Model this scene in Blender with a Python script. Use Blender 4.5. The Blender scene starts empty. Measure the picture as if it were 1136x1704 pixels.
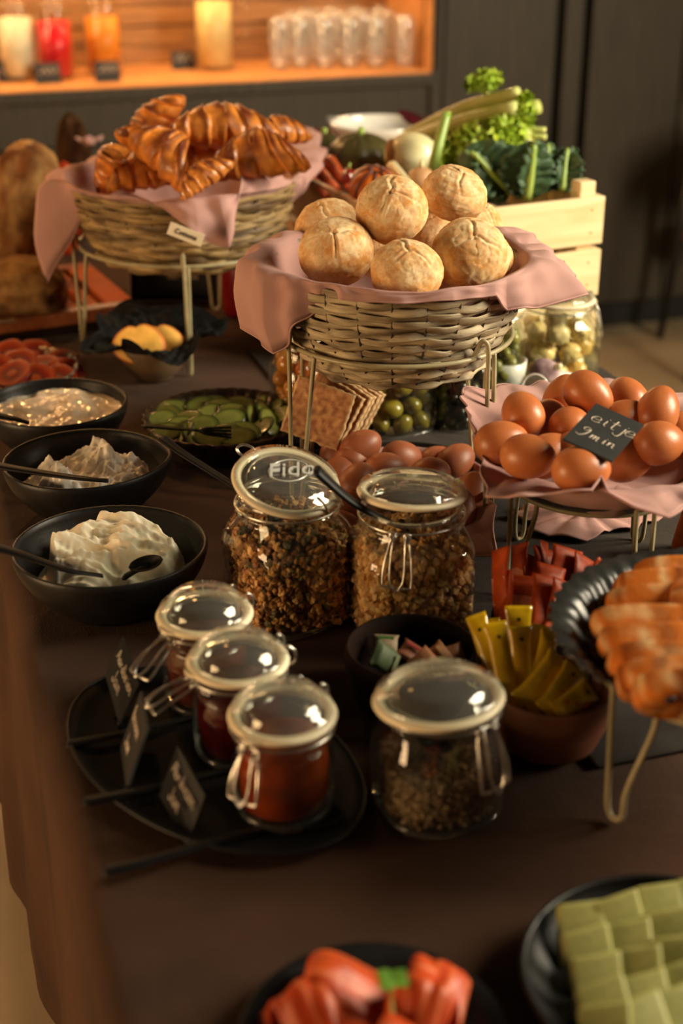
import bpy, bmesh, math, random
import numpy as np
from mathutils import Vector, Matrix, noise, Euler
S = bpy.context.scene
R = math.radians
# ---------------------------------------------------------------- camera (50 mm lens, looking down the buffet)
YAW, PITCH, FPX = R(18), R(25), 2367.0
CAMZ = 1.44
cam_d = bpy.data.cameras.new('camera'); cam = bpy.data.objects.new('camera', cam_d); S.collection.objects.link(cam)
cam.location = (0, 0, CAMZ); cam.rotation_euler = (math.pi/2-PITCH, 0, -YAW)
cam_d.sensor_fit = 'VERTICAL'; cam_d.sensor_height = 36.0; cam_d.lens = 50.0
cam_d.dof.use_dof = True; cam_d.dof.focus_distance = 1.50; cam_d.dof.aperture_fstop = 3.3
cam_d.clip_start = 0.05
S.camera = cam
# ---------------------------------------------------------------- world, lights, exposure
S.view_settings.view_transform = 'Standard'; S.view_settings.look = 'None'
S.view_settings.gamma = 1; S.view_settings.use_curve_mapping = False
S.view_settings.exposure = 0.0
W = bpy.data.worlds.new('world'); S.world = W; W.use_nodes = True
W.node_tree.nodes['Background'].inputs[0].default_value = (1.0, 0.76, 0.54, 1)
W.node_tree.nodes['Background'].inputs[1].default_value = 0.035
S.cycles.use_denoising = True
S.cycles.max_bounces = 12; S.cycles.transparent_max_bounces = 24; S.cycles.transmission_bounces = 10
S.cycles.caustics_reflective = False; S.cycles.caustics_refractive = False
S.cycles.sample_clamp_indirect = 4
def area(name, loc, target, sx, sy, power, col, spread=180):
    l = bpy.data.lights.new(name, 'AREA'); l.shape = 'RECTANGLE'; l.size = sx; l.size_y = sy
    l.energy = power; l.color = col; l.spread = R(spread)
    o = bpy.data.objects.new(name, l); S.collection.objects.link(o); o.location = loc
    o.rotation_euler = (Vector(target)-Vector(loc)).to_track_quat('-Z', 'Y').to_euler()
    return o
# daylight from a window to the right of the camera; warm pendant lamps to the left and beyond
area('window_daylight', (2.5, 0.62, 1.96), (0.5, 1.65, 0.95), 0.9, 1.2, 132, (1.0, 0.87, 0.63))
area('far_left_window', (-2.4, 0.9, 0.95), (0.1, 1.1, 0.6), 1.2, 1.0, 66, (1.0, 0.63, 0.31))
def spot(name, loc, target, power, col, size, ang=70):
    l = bpy.data.lights.new(name, 'SPOT'); l.energy = power; l.color = col; l.shadow_soft_size = size
    l.spot_size = R(ang); l.spot_blend = 0.6
    o = bpy.data.objects.new(name, l); S.collection.objects.link(o); o.location = loc
    o.rotation_euler = (Vector(target)-Vector(loc)).to_track_quat('-Z', 'Y').to_euler()
    return o
spot('warm_lamp_back_left', (0.15, 3.1, 2.15), (0.35, 2.0, 0.8), 34, (1.0, 0.50, 0.16), 0.07, 44)
spot('warm_lamp_left', (-0.75, 2.75, 1.75), (0.25, 2.2, 0.85), 26, (1.0, 0.50, 0.16), 0.05, 50)

# ---------------------------------------------------------------- geometry of the picture -> places in the room
f3 = Vector((math.sin(YAW)*math.cos(PITCH), math.cos(YAW)*math.cos(PITCH), -math.sin(PITCH)))
r3 = Vector((math.cos(YAW), -math.sin(YAW), 0)); u3 = r3.cross(f3)
fh = Vector((math.sin(YAW), math.cos(YAW), 0))
C0 = Vector((0, 0, CAMZ))
T = 0.75          # table top height
TX0, TX1, TY0, TY1 = 0.075, 0.975, 0.35, 2.95
WALL = 4.02       # y of the cabinet wall
def ray(px, py): return f3+r3*((px-568)/FPX)+u3*((852-py)/FPX)
def at(px, py, z):
    d = ray(px, py); return C0+d*((z-CAMZ)/d.z)
def atd(px, py, D): return C0+ray(px, py)*D
def aty(px, py, y):
    d = ray(px, py); return C0+d*(y/d.y)
def lin(*c):
    return tuple(((v/255)/12.92 if v/255 <= 0.04045 else ((v/255+0.055)/1.055)**2.4) for v in c[:3])+(1,)
rnd = random.Random(7)

# ---------------------------------------------------------------- materials
def newmat(name):
    m = bpy.data.materials.new(name); m.use_nodes = True
    nt = m.node_tree; b = nt.nodes['Principled BSDF']; return m, nt, b
def N(nt, t, **kw):
    n = nt.nodes.new(t)
    for k, v in kw.items():
        if k in n.inputs: n.inputs[k].default_value = v
        else: setattr(n, k, v)
    return n
def coords(nt, scale=(1, 1, 1), kind='Object'):
    tc = N(nt, 'ShaderNodeTexCoord'); mp = N(nt, 'ShaderNodeMapping'); mp.inputs['Scale'].default_value = scale
    nt.links.new(tc.outputs[kind], mp.inputs[0]); return mp.outputs[0]
def ramp(nt, fac, stops):
    r = N(nt, 'ShaderNodeValToRGB'); e = r.color_ramp.elements
    while len(e) < len(stops): e.new(0.5)
    for k, (p, c) in enumerate(stops): e[k].position = p; e[k].color = c
    nt.links.new(fac, r.inputs[0]); return r.outputs[0]
def bump(nt, b, h, strength, dist=0.002):
    bn = N(nt, 'ShaderNodeBump'); bn.inputs['Strength'].default_value = strength; bn.inputs['Distance'].default_value = dist
    nt.links.new(h, bn.inputs['Height']); nt.links.new(bn.outputs[0], b.inputs['Normal'])
def noisy(name, c1, c2, scale=20, rough=0.6, bstr=0.2, bscale=None, stretch=(1, 1, 1), detail=5, metal=0, spec=0.5,
          sss=0, sssr=(1, .4, .2), coat=0, lo=.35, hi=.65, bdist=0.002, vary=0, trans=0, sheen=0):
    m, nt, b = newmat(name)
    co = coords(nt, stretch)
    n = N(nt, 'ShaderNodeTexNoise'); n.inputs['Scale'].default_value = scale; n.inputs['Detail'].default_value = detail
    nt.links.new(co, n.inputs['Vector'])
    col = ramp(nt, n.outputs[0], [(lo, c1), (hi, c2)])
    if vary:
        oi = N(nt, 'ShaderNodeObjectInfo'); hs = N(nt, 'ShaderNodeHueSaturation')
        ma = N(nt, 'ShaderNodeMapRange'); ma.inputs['To Min'].default_value = 1-vary; ma.inputs['To Max'].default_value = 1+vary
        nt.links.new(oi.outputs['Random'], ma.inputs[0]); nt.links.new(ma.outputs[0], hs.inputs['Value'])
        nt.links.new(col, hs.inputs['Color']); col = hs.outputs[0]
    nt.links.new(col, b.inputs['Base Color'])
    b.inputs['Roughness'].default_value = rough; b.inputs['Metallic'].default_value = metal
    b.inputs['Specular IOR Level'].default_value = spec; b.inputs['Coat Weight'].default_value = coat
    b.inputs['Transmission Weight'].default_value = trans; b.inputs['Sheen Weight'].default_value = sheen
    if sss:
        b.inputs['Subsurface Weight'].default_value = sss; b.inputs['Subsurface Radius'].default_value = sssr
        b.inputs['Subsurface Scale'].default_value = 0.006
    if bstr:
        n2 = N(nt, 'ShaderNodeTexNoise'); n2.inputs['Scale'].default_value = bscale or scale*3; n2.inputs['Detail'].default_value = 4
        nt.links.new(co, n2.inputs['Vector']); bump(nt, b, n2.outputs[0], bstr, bdist)
    return m
def attrmat(name, rough=0.6, bscale=120, bstr=0.3, spec=0.5, coat=0, sss=0, mul=(.8, 1.15), nscale=60, bdist=0.002):
    m, nt, b = newmat(name)
    a = N(nt, 'ShaderNodeAttribute'); a.attribute_name = 'Col'
    co = coords(nt)
    n = N(nt, 'ShaderNodeTexNoise'); n.inputs['Scale'].default_value = nscale; n.inputs['Detail'].default_value = 5; nt.links.new(co, n.inputs['Vector'])
    mr = N(nt, 'ShaderNodeMapRange'); mr.inputs['From Min'].default_value = .3; mr.inputs['From Max'].default_value = .7
    mr.inputs['To Min'].default_value = mul[0]; mr.inputs['To Max'].default_value = mul[1]
    nt.links.new(n.outputs[0], mr.inputs[0])
    hs = N(nt, 'ShaderNodeHueSaturation'); nt.links.new(a.outputs['Color'], hs.inputs['Color']); nt.links.new(mr.outputs[0], hs.inputs['Value'])
    nt.links.new(hs.outputs[0], b.inputs['Base Color'])
    b.inputs['Roughness'].default_value = rough; b.inputs['Specular IOR Level'].default_value = spec; b.inputs['Coat Weight'].default_value = coat
    if sss: b.inputs['Subsurface Weight'].default_value = sss; b.inputs['Subsurface Scale'].default_value = 0.004
    n2 = N(nt, 'ShaderNodeTexNoise'); n2.inputs['Scale'].default_value = bscale; n2.inputs['Detail'].default_value = 4; nt.links.new(co, n2.inputs['Vector'])
    if bstr: bump(nt, b, n2.outputs[0], bstr, bdist)
    return m
def linen(name, c1, c2, thread=900, bstr=0.35, rough=0.9, big=5, crease=0):
    m, nt, b = newmat(name)
    co = coords(nt)
    n = N(nt, 'ShaderNodeTexNoise'); n.inputs['Scale'].default_value = big; n.inputs['Detail'].default_value = 7; nt.links.new(co, n.inputs['Vector'])
    nt.links.new(ramp(nt, n.outputs[0], [(.3, c1), (.7, c2)]), b.inputs['Base Color'])
    b.inputs['Roughness'].default_value = rough; b.inputs['Specular IOR Level'].default_value = 0.15; b.inputs['Sheen Weight'].default_value = 0.04
    b.inputs['Sheen Roughness'].default_value = .5
    n2 = N(nt, 'ShaderNodeTexNoise'); n2.inputs['Scale'].default_value = thread; n2.inputs['Detail'].default_value = 2; nt.links.new(co, n2.inputs['Vector'])
    n3 = N(nt, 'ShaderNodeTexNoise'); n3.inputs['Scale'].default_value = 14; n3.inputs['Detail'].default_value = 6; n3.inputs['Distortion'].default_value = 1.2; nt.links.new(co, n3.inputs['Vector'])
    ad = N(nt, 'ShaderNodeMath'); ad.operation = 'MULTIPLY_ADD'; ad.inputs[1].default_value = 3.0+crease
    nt.links.new(n3.outputs[0], ad.inputs[0]); nt.links.new(n2.outputs[0], ad.inputs[2])
    bump(nt, b, ad.outputs[0], bstr, 0.0012+crease*.001)
    return m
def plain(name, c, rough=0.5, metal=0, spec=0.5, coat=0, emit=0, bstr=0.0, ecol=None):
    m = noisy(name, tuple(v*.88 for v in c[:3])+(1,), tuple(min(1, v*1.1) for v in c[:3])+(1,), 35, rough, bstr, metal=metal, spec=spec, coat=coat)
    if emit:
        b = m.node_tree.nodes['Principled BSDF']; b.inputs['Emission Color'].default_value = ecol or c; b.inputs['Emission Strength'].default_value = emit
    return m
def thinglass(name, tint=(.95, .97, .95, 1), f0=.045, rough=.03, milk=0.0, mc=(.8, .78, .72, 1)):
    """thin clear glass: Schlick reflection over a clear sheet, with a little haze for pressed glass"""
    m = bpy.data.materials.new(name); m.use_nodes = True; nt = m.node_tree; nt.nodes.clear()
    out = N(nt, 'ShaderNodeOutputMaterial'); mx = N(nt, 'ShaderNodeMixShader'); lw = N(nt, 'ShaderNodeLayerWeight'); lw.inputs[0].default_value = .5
    pw = N(nt, 'ShaderNodeMath', operation='POWER'); pw.inputs[1].default_value = 4.0
    ml = N(nt, 'ShaderNodeMath', operation='MULTIPLY_ADD'); ml.inputs[1].default_value = 1-f0; ml.inputs[2].default_value = f0; ml.use_clamp = True
    nt.links.new(lw.outputs['Facing'], pw.inputs[0]); nt.links.new(pw.outputs[0], ml.inputs[0])
    tr = N(nt, 'ShaderNodeBsdfTransparent'); tr.inputs[0].default_value = tint
    gl = N(nt, 'ShaderNodeBsdfGlossy'); gl.inputs['Roughness'].default_value = rough; gl.inputs[0].default_value = (1, 1, 1, 1)
    base = tr.outputs[0]
    if milk:
        df = N(nt, 'ShaderNodeBsdfDiffuse'); df.inputs[0].default_value = mc; m2 = N(nt, 'ShaderNodeMixShader'); m2.inputs[0].default_value = milk
        nt.links.new(tr.outputs[0], m2.inputs[1]); nt.links.new(df.outputs[0], m2.inputs[2]); base = m2.outputs[0]
    nt.links.new(ml.outputs[0], mx.inputs[0]); nt.links.new(base, mx.inputs[1]); nt.links.new(gl.outputs[0], mx.inputs[2]); nt.links.new(mx.outputs[0], out.inputs[0])
    return m
def trueglass(name, col=(.93, .95, .92, 1), rough=.03):
    m, nt, b = newmat(name); b.inputs['Base Color'].default_value = col; b.inputs['Transmission Weight'].default_value = 1
    b.inputs['Roughness'].default_value = rough; b.inputs['IOR'].default_value = 1.48
    n = N(nt, 'ShaderNodeTexNoise'); n.inputs['Scale'].default_value = 60; nt.links.new(coords(nt), n.inputs['Vector'])
    bump(nt, b, n.outputs[0], .06, .001); return m
def wood(name, c1, c2, scale=8, stretch=(1, 12, 12), rough=.55, bstr=.15, spec=.3):
    m, nt, b = newmat(name); b.inputs['Specular IOR Level'].default_value = spec; co = coords(nt, stretch)
    n = N(nt, 'ShaderNodeTexNoise'); n.inputs['Scale'].default_value = scale; n.inputs['Detail'].default_value = 8; n.inputs['Distortion'].default_value = .8
    nt.links.new(co, n.inputs['Vector'])
    col = ramp(nt, n.outputs[0], [(.3, c1), (.68, c2)])
    nt.links.new(col, b.inputs['Base Color']); b.inputs['Roughness'].default_value = rough
    bump(nt, b, n.outputs[0], bstr, .001); return m

M = {}
M['cloth'] = linen('brown_linen', lin(54, 36, 25), lin(78, 51, 35), thread=700, crease=1.2)
M['charcoal'] = linen('charcoal_linen', lin(42, 37, 34), lin(58, 51, 46), thread=700, crease=1.0)
M['mauve'] = linen('mauve_linen', lin(170, 130, 124), lin(186, 146, 139), thread=1400, bstr=.22)
M['wire'] = noisy('olive_painted_wire', lin(150, 138, 104), lin(168, 156, 122), 60, .42, .05)
M['glass'] = thinglass('clear_glass')
M['glass2'] = thinglass('far_glass', (.97, .97, .95, 1), .03, .06)
M['glass3'] = thinglass('tumbler_glass', (.96, .96, .95, 1), .10, .10, .10, (.9, .9, .88, 1))  # milky share added to stand in for bright lamp reflections on the tumblers
M['tglass'] = thinglass('pressed_glass', (.93, .94, .91, 1), .07, .05, .045)
M['etch'] = thinglass('embossed_glass', (.9, .9, .88, 1), .10, .15, .55, (.75, .74, .68, 1))
M['gasket'] = noisy('cream_rubber', lin(226, 210, 176), lin(240, 226, 196), 40, .5, .05, sss=.1)
M['clip'] = noisy('steel_wire', lin(196, 192, 184), lin(225, 222, 214), 60, .28, 0, metal=1)
M['blackc'] = noisy('matte_black_stoneware', lin(20, 19, 19), lin(27, 25, 25), 50, .42, .12, 260, spec=.28)
M['blackp'] = noisy('black_slate_plate', lin(16, 15, 15), lin(22, 21, 21), 50, .6, .05, 260, spec=.12)
M['blackg'] = noisy('black_melamine', lin(14, 13, 13), lin(20, 19, 19), 50, .5, .03, spec=.18)
M['bronze'] = noisy('dark_patinated_tin', lin(62, 52, 44), lin(108, 92, 78), 30, .38, .1, metal=.75)
M['fluted'] = noisy('black_enamel', lin(30, 31, 30), lin(44, 45, 44), 30, .3, .06)
M['willow'] = noisy('grey_split_willow', lin(104, 86, 62), lin(192, 174, 140), 16, .62, .5, 120, stretch=(1, 1, 6), vary=.16, bdist=.0015)
M['willowd'] = noisy('brown_split_willow', lin(88, 66, 38), lin(164, 136, 88), 16, .62, .5, 120, stretch=(1, 1, 5), vary=.2, bdist=.0015)
M['stake'] = plain('dark_wire_stake', lin(58, 52, 46), .5)
M['roll'] = attrmat('crusty_roll', .72, 90, .5, spec=.2, mul=(.86, 1.12), nscale=45, bdist=.003)
M['croissant'] = attrmat('croissant_crust', .42, 150, .35, spec=.4, coat=.15, mul=(.7, 1.2), nscale=80)
M['loaf'] = attrmat('rustic_crust', .85, 70, .6, spec=.1, mul=(.6, 1.25), nscale=30, bdist=.004)
M['attr'] = attrmat('mixed_food', .6, 200, .3)
M['attrwet'] = attrmat('moist_food', .25, 120, .25, coat=.2)
M['leafy'] = attrmat('leafy_green', .5, 90, .4, spec=.4, mul=(.7, 1.2))
M['egg'] = noisy('brown_eggshell', lin(178, 100, 54), lin(192, 114, 64), 30, .36, .08, 500, sss=.06, vary=.09, spec=.45)
M['egg2'] = noisy('matte_brown_eggshell', lin(150, 84, 54), lin(164, 96, 62), 30, .45, .08, 500, sss=.06, vary=.1)  # tone lowered, part of the shade on the egg pile is in the colour
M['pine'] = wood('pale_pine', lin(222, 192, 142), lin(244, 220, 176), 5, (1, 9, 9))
M['pinedark'] = wood('darker_pine', lin(176, 138, 104), lin(204, 168, 132), 5, (1, 9, 9))  # darker tone of the pine, for the left side boards and the bottom
M['acacia'] = wood('dark_acacia', lin(22, 13, 10), lin(38, 22, 15), 14, (1, 1, 6), .75, spec=.08)
M['redwood'] = wood('reddish_wood', lin(128, 78, 58), lin(152, 96, 72), 14, (1, 1, 6), .5)
M['board'] = wood('bread_board_wood', lin(176, 78, 18), lin(200, 98, 28), 10, (1, 10, 10), .8)  # slats pushed to orange, warm lamplight put into the wood colour
M['boardf'] = wood('board_frame_wood', lin(120, 66, 36), lin(150, 84, 46), 10, (8, 1, 8), .45)
M['chalkb'] = noisy('chalkboard', lin(20, 19, 18), lin(28, 27, 26), 60, .6, .05)
M['chalk'] = noisy('chalk', lin(208, 190, 168), lin(230, 214, 196), 300, .9, .1)
M['white'] = noisy('white_porcelain', lin(226, 222, 212), lin(236, 232, 224), 20, .18, 0, coat=.4)
M['ink'] = plain('black_ink', lin(24, 20, 18), .7)
M['tag'] = linen('cream_label', lin(222, 206, 176), lin(232, 218, 190), 2000, .1)

# ---------------------------------------------------------------- object helpers
LAB = {}
def tag(o, label=None, cat=None, group=None, kind=None):
    if label: o['label'] = label
    if cat: o['category'] = cat
    if group: o['group'] = group
    if kind: o['kind'] = kind
    return o
def thing(name, loc, label, cat, group=None, rz=0):
    o = bpy.data.objects.new(name, None); S.collection.objects.link(o); o.location = loc; o.rotation_euler = (0, 0, rz)
    o.empty_display_size = .02
    return tag(o, label, cat, group)
def mesh(name, geo, mat, parent=None, smooth=True, loc=None, rot=None, cols=None, flat=False):
    v, f = geo
    me = bpy.data.meshes.new(name)
    me.from_pydata([tuple(p) for p in v], [], [tuple(q) for q in f]); me.update()
    if smooth: me.polygons.foreach_set('use_smooth', [True]*len(me.polygons))
    if cols is not None:
        a = me.color_attributes.new('Col', 'FLOAT_COLOR', 'POINT')
        a.data.foreach_set('color', np.asarray(cols, dtype=np.float32).reshape(-1))
    me.materials.append(mat)
    o = bpy.data.objects.new(name, me); S.collection.objects.link(o)
    if parent: o.parent = parent
    if loc is not None: o.location = loc
    if rot is not None: o.rotation_euler = rot
    return o
def inst(src, loc=None, rot=None, scale=None, parent=None):
    o = src.copy(); S.collection.objects.link(o)
    for ch in src.children:
        c = ch.copy(); S.collection.objects.link(c); c.parent = o
        for g in ch.children:
            d = g.copy(); S.collection.objects.link(d); d.parent = c
    if loc is not None: o.location = loc
    if rot is not None: o.rotation_euler = rot
    if scale is not None: o.scale = scale
    o.parent = parent
    return o
def join(*gs):
    V, F = [], []
    for v, f in gs:
        k = len(V); V += [tuple(p) for p in v]; F += [tuple(i+k for i in q) for q in f]
    return V, F
def xf(geo, mat):
    v, f = geo; return [tuple(mat @ Vector(p)) for p in v], f
def loft(rings, closed=True, cap0=False, cap1=False):
    n = len(rings[0]); V = [p for r in rings for p in r]; F = []
    for i in range(len(rings)-1):
        for j in range(n if closed else n-1):
            a = i*n+j; b = i*n+(j+1) % n; F.append((a, b, b+n, a+n))
    if cap0: F.append(tuple(range(n-1, -1, -1)))
    if cap1: F.append(tuple(range((len(rings)-1)*n, len(rings)*n)))
    return V, F
def lathe(prof, n=48, sq=None, cap0=False, cap1=False, wob=None):
    """prof: (r, z) list; sq: function z -> superellipse exponent (2 = round)"""
    rings = []
    for k, (r, z) in enumerate(prof):
        e = sq(z) if callable(sq) else (sq or 2); ring = []
        for j in range(n):
            t = 2*math.pi*j/n; c, s = math.cos(t), math.sin(t)
            q = r/((abs(c)**e+abs(s)**e)**(1/e))
            if wob: q *= wob(t, k)
            ring.append((q*c, q*s, z))
        rings.append(ring)
    return loft(rings, True, cap0, cap1)
def tube(pts, r, n=8, closed=False, flat=1.0):
    P = [Vector(p) for p in pts]; m = len(P); rings = []
    rr = r if isinstance(r, (list, tuple)) else [r]*m
    nrm = None
    for i in range(m):
        a = P[(i-1) % m] if (closed or i > 0) else P[i]; b = P[(i+1) % m] if (closed or i < m-1) else P[i]
        t = (b-a).normalized() if (b-a).length > 1e-9 else Vector((0, 0, 1))
        if nrm is None:
            nrm = Vector((0, 0, 1)) if abs(t.z) < .9 else Vector((1, 0, 0))
        nrm = (nrm-t*nrm.dot(t)).normalized(); bi = t.cross(nrm)
        rings.append([tuple(P[i]+nrm*(rr[i]*math.cos(2*math.pi*k/n))+bi*(rr[i]*flat*math.sin(2*math.pi*k/n))) for k in range(n)])
    if closed: rings.append(rings[0]); return loft(rings)
    return loft(rings, True, True, True)
def smoothpath(pts, k=6, closed=False):
    P = [Vector(p) for p in pts]; out = []; n = len(P)
    for i in range(n if closed else n-1):
        p1, p2 = P[i], P[(i+1) % n]
        p0 = P[(i-1) % n] if (closed or i > 0) else p1*2-p2
        p3 = P[(i+2) % n] if (closed or i < n-2) else p2*2-p1
        for j in range(k):
            t = j/k; out.append(.5*((2*p1)+(p2-p0)*t+(2*p0-5*p1+4*p2-p3)*t*t+(3*p1-p0-3*p2+p3)*t**3))
    if not closed: out.append(P[-1])
    return out
def ringpts(r, z, n=64, c=(0, 0)): return [(c[0]+r*math.cos(2*math.pi*k/n), c[1]+r*math.sin(2*math.pi*k/n), z) for k in range(n)]
def box(x0, x1, y0, y1, z0, z1, bev=0.0, seg=2):
    bm = bmesh.new(); bmesh.ops.create_cube(bm, size=1)
    for v in bm.verts: v.co = Vector(((x0+x1)/2+v.co.x*(x1-x0), (y0+y1)/2+v.co.y*(y1-y0), (z0+z1)/2+v.co.z*(z1-z0)))
    if bev: bmesh.ops.bevel(bm, geom=bm.edges[:], offset=bev, segments=seg, affect='EDGES', profile=.6)
    bm.verts.index_update(); g = ([tuple(v.co) for v in bm.verts], [tuple(v.index for v in f.verts) for f in bm.faces]); bm.free(); return g
def ball(rx, ry, rz, nu=24, nv=14, disp=None):
    V, F = [(0, 0, -1)], []
    for i in range(1, nv):
        a = math.pi*i/nv
        for j in range(nu):
            b = 2*math.pi*j/nu; V.append((math.sin(a)*math.cos(b), math.sin(a)*math.sin(b), -math.cos(a)))
    V.append((0, 0, 1)); L = len(V)-1
    for j in range(nu): F.append((0, 1+(j+1) % nu, 1+j)); F.append((L, 1+(nv-2)*nu+j, 1+(nv-2)*nu+(j+1) % nu))
    for i in range(nv-2):
        for j in range(nu):
            a = 1+i*nu+j; b = 1+i*nu+(j+1) % nu; F.append((a, b, b+nu, a+nu))
    out = []
    for p in V:
        d = disp(Vector(p)) if disp else 1
        out.append((p[0]*rx*d, p[1]*ry*d, p[2]*rz*d))
    return out, F
def grid(fn, nu, nv, closed=False):
    V = [tuple(fn(i/(nu-(0 if closed else 1)) if nu > 1 else 0, j/(nv-1))) for j in range(nv) for i in range(nu)]; F = []
    for j in range(nv-1):
        for i in range(nu if closed else nu-1):
            a = j*nu+i; b = j*nu+(i+1) % nu; F.append((a, b, b+nu, a+nu))
    return V, F
def solid(o, th, off=0, sub=0):
    m = o.modifiers.new('solidify', 'SOLIDIFY'); m.thickness = th; m.offset = off
    if sub: s = o.modifiers.new('subsurf', 'SUBSURF'); s.levels = sub; s.render_levels = sub
    return o
def fb(p, s, o=4, seed=0):
    return noise.fractal(Vector((p[0]*s+seed, p[1]*s-seed*.7, p[2]*s+seed*.3)), 1.0, 2.0, o)
def orient(normal, spin=0):
    z = Vector(normal).normalized(); q = z.to_track_quat('Z', 'Y'); return (q.to_matrix().to_4x4() @ Matrix.Rotation(spin, 4, 'Z'))
ICO = None
def lumps(n, posfn, scalefn, palette, rs, base='ico'):
    """many small pieces in one mesh (stuff): returns geo, cols"""
    global ICO
    bm = bmesh.new()
    if base == 'ico': bmesh.ops.create_icosphere(bm, subdivisions=1, radius=1)
    else: bmesh.ops.create_cube(bm, size=1.5)
    bv = np.array([v.co[:] for v in bm.verts]); bm.verts.index_update()
    bf = np.array([[v.index for v in f.verts] for f in bm.faces]); bm.free()
    V = np.zeros((n*len(bv), 3)); Cc = np.ones((n*len(bv), 4)); F = []
    for i in range(n):
        p = posfn(i); s = scalefn(i)
        m = np.array(Euler((rs.random()*6.3, rs.random()*6.3, rs.random()*6.3)).to_matrix())
        loc = (bv*(1+.25*(np.array([[rs.random()-.5] for _ in range(len(bv))])))*np.array(s)) @ m.T+np.array(p)
        V[i*len(bv):(i+1)*len(bv)] = loc
        c = palette[rs.randrange(len(palette))]; k = .8+.4*rs.random()
        Cc[i*len(bv):(i+1)*len(bv)] = (c[0]*k, c[1]*k, c[2]*k, 1)
    F = (np.tile(bf, (n, 1)).reshape(n, len(bf), -1)+(np.arange(n)*len(bv))[:, None, None]).reshape(n*len(bf), -1)
    return (V.tolist(), F.tolist()), Cc
def bez(p0, p1, p2, t): return p0*(1-t)**2+p1*2*t*(1-t)+p2*t*t

def textmesh(name, body, size, extrude, parent, mat, loc, rot=(0, 0, 0), shear=0, offset=0):
    cu = bpy.data.curves.new(name, 'FONT'); cu.body = body; cu.size = size; cu.shear = shear; cu.extrude = extrude; cu.align_x = 'CENTER'; cu.align_y = 'CENTER'; cu.offset = offset
    tmp = bpy.data.objects.new('text_source', cu); S.collection.objects.link(tmp); bpy.context.view_layer.update()
    me = bpy.data.meshes.new_from_object(tmp.evaluated_get(bpy.context.evaluated_depsgraph_get())); bpy.data.objects.remove(tmp); bpy.data.curves.remove(cu)
    me.materials.clear(); me.materials.append(mat)
    o = bpy.data.objects.new(name, me); S.collection.objects.link(o); o.parent = parent; o.location = loc; o.rotation_euler = rot; return o
# ================================================================= SETTING
FLOORM = noisy('polished_screed', lin(146, 126, 98), lin(166, 145, 114), 3, .35, .06, 40)
GREY = wood('grey_stained_oak', lin(58, 51, 42), lin(72, 64, 53), 6, (14, 14, 1), .55, .1)
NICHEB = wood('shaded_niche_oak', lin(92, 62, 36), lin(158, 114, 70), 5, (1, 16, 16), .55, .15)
GREYD = wood('dark_gap_lining', lin(30, 28, 25), lin(36, 34, 30), 6, (14, 14, 1), .6, .05)
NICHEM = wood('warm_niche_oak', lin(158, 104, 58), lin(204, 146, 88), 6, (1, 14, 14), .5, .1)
tag(mesh('floor', box(-4, 5, -1.5, 6, -.05, 0), FLOORM, smooth=False), kind='structure')
def wx(px, py=300): return aty(px, py, WALL).x
xs = wx(717, 60)            # right end of the niche
CT = CAMZ-.588              # counter top height
# tall panels right of the niche
wr = mesh('wall_back', box(-3.2, 4.8, WALL+.42, WALL+.52, 0, 3.0), GREYD, smooth=False); tag(wr, kind='structure')
def panel(name, x0, x1, z0, z1, y0=WALL, th=.03, m=GREY, bev=.004, par=wr):
    return mesh(name, box(x0, x1, y0, y0+th, z0, z1, bev), m, par, smooth=False)
x1 = wx(738, 150); x2 = wx(922, 150); x3 = wx(936, 150); x4 = wx(966, 150); x5 = wx(980, 150)
panel('stile', xs+.003, x1-.004, .09, 3)
panel('panel', x1+.004, x2, .09, 3, WALL+.012)
panel('stile', x3, x4, .09, 3, WALL+.008)
panel('panel', x5, wx(1132, 150), .09, 3, WALL+.006)
panel('panel', wx(1132, 150)+.008, wx(1132, 150)+1.0, .09, 3, WALL+.006)
panel('backing', xs, 4.8, 0.0, 3, WALL+.05, .02, GREYD)
panel('plinth', xs, 4.8, 0, .085, WALL+.03, .02, GREYD)
# base cabinet under the niche
panel('rail', -3.2, xs-.003, CT-.16, CT-.035, WALL+.006)
for k in range(9):
    a = xs-.05-(k+1)*.40; panel('panel', a+.004, a+.396, .1, CT-.166, WALL+.012)
panel('backing', -3.2, xs, 0, CT-.04, WALL+.05, .02, GREYD)
panel('plinth', -3.2, xs, 0, .085, WALL+.03, .02, GREYD)
# niche: counter top, side, planked back, head
ct = mesh('trim_1', box(-3.2, xs, WALL-.012, WALL+.40, CT-.033, CT, .004), NICHEM, smooth=False); tag(ct, kind='structure')
fr = mesh('counter_edge', box(-3.2, xs+.0, WALL-.022, WALL-.0125, CT-.035, CT-.004, .002), GREY, ct, smooth=False)
sd = mesh('wall_niche_side', box(xs, xs+.02, WALL, WALL+.41, CT, 2.2), NICHEM, smooth=False); tag(sd, kind='structure')
nb = mesh('wall_niche_back', box(-3.2, xs, WALL+.405, WALL+.418, CT, 2.2), GREYD, smooth=False); tag(nb, kind='structure')
z = CT+.002; k = 0
while z < 1.9:
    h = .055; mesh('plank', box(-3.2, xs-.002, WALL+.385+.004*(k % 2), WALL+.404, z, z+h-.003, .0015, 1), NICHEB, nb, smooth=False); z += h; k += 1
mesh('niche_head', box(-3.2, xs, WALL, WALL+.41, 1.55, 1.58), NICHEM, nb, smooth=False)
ls = plain('led_diffuser', (1, .62, .25, 1), .5, emit=100, ecol=(1, .62, .29, 1))
ls2 = plain('led_lens', (1, .7, .4, 1), .5, emit=900, ecol=(1, .62, .28, 1))
lt = mesh('light_strip', box(-3.2, xs-.05, WALL+.012, WALL+.032, 1.54, 1.549), ls, smooth=False)
for k in range(9): mesh('led_spot', lathe([(.001, 1.5375), (.011, 1.5375), (.013, 1.5395), (.001, 1.5395)], 20), ls2, lt, loc=(xs-.12-k*.24, WALL+.12, 0))
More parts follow.
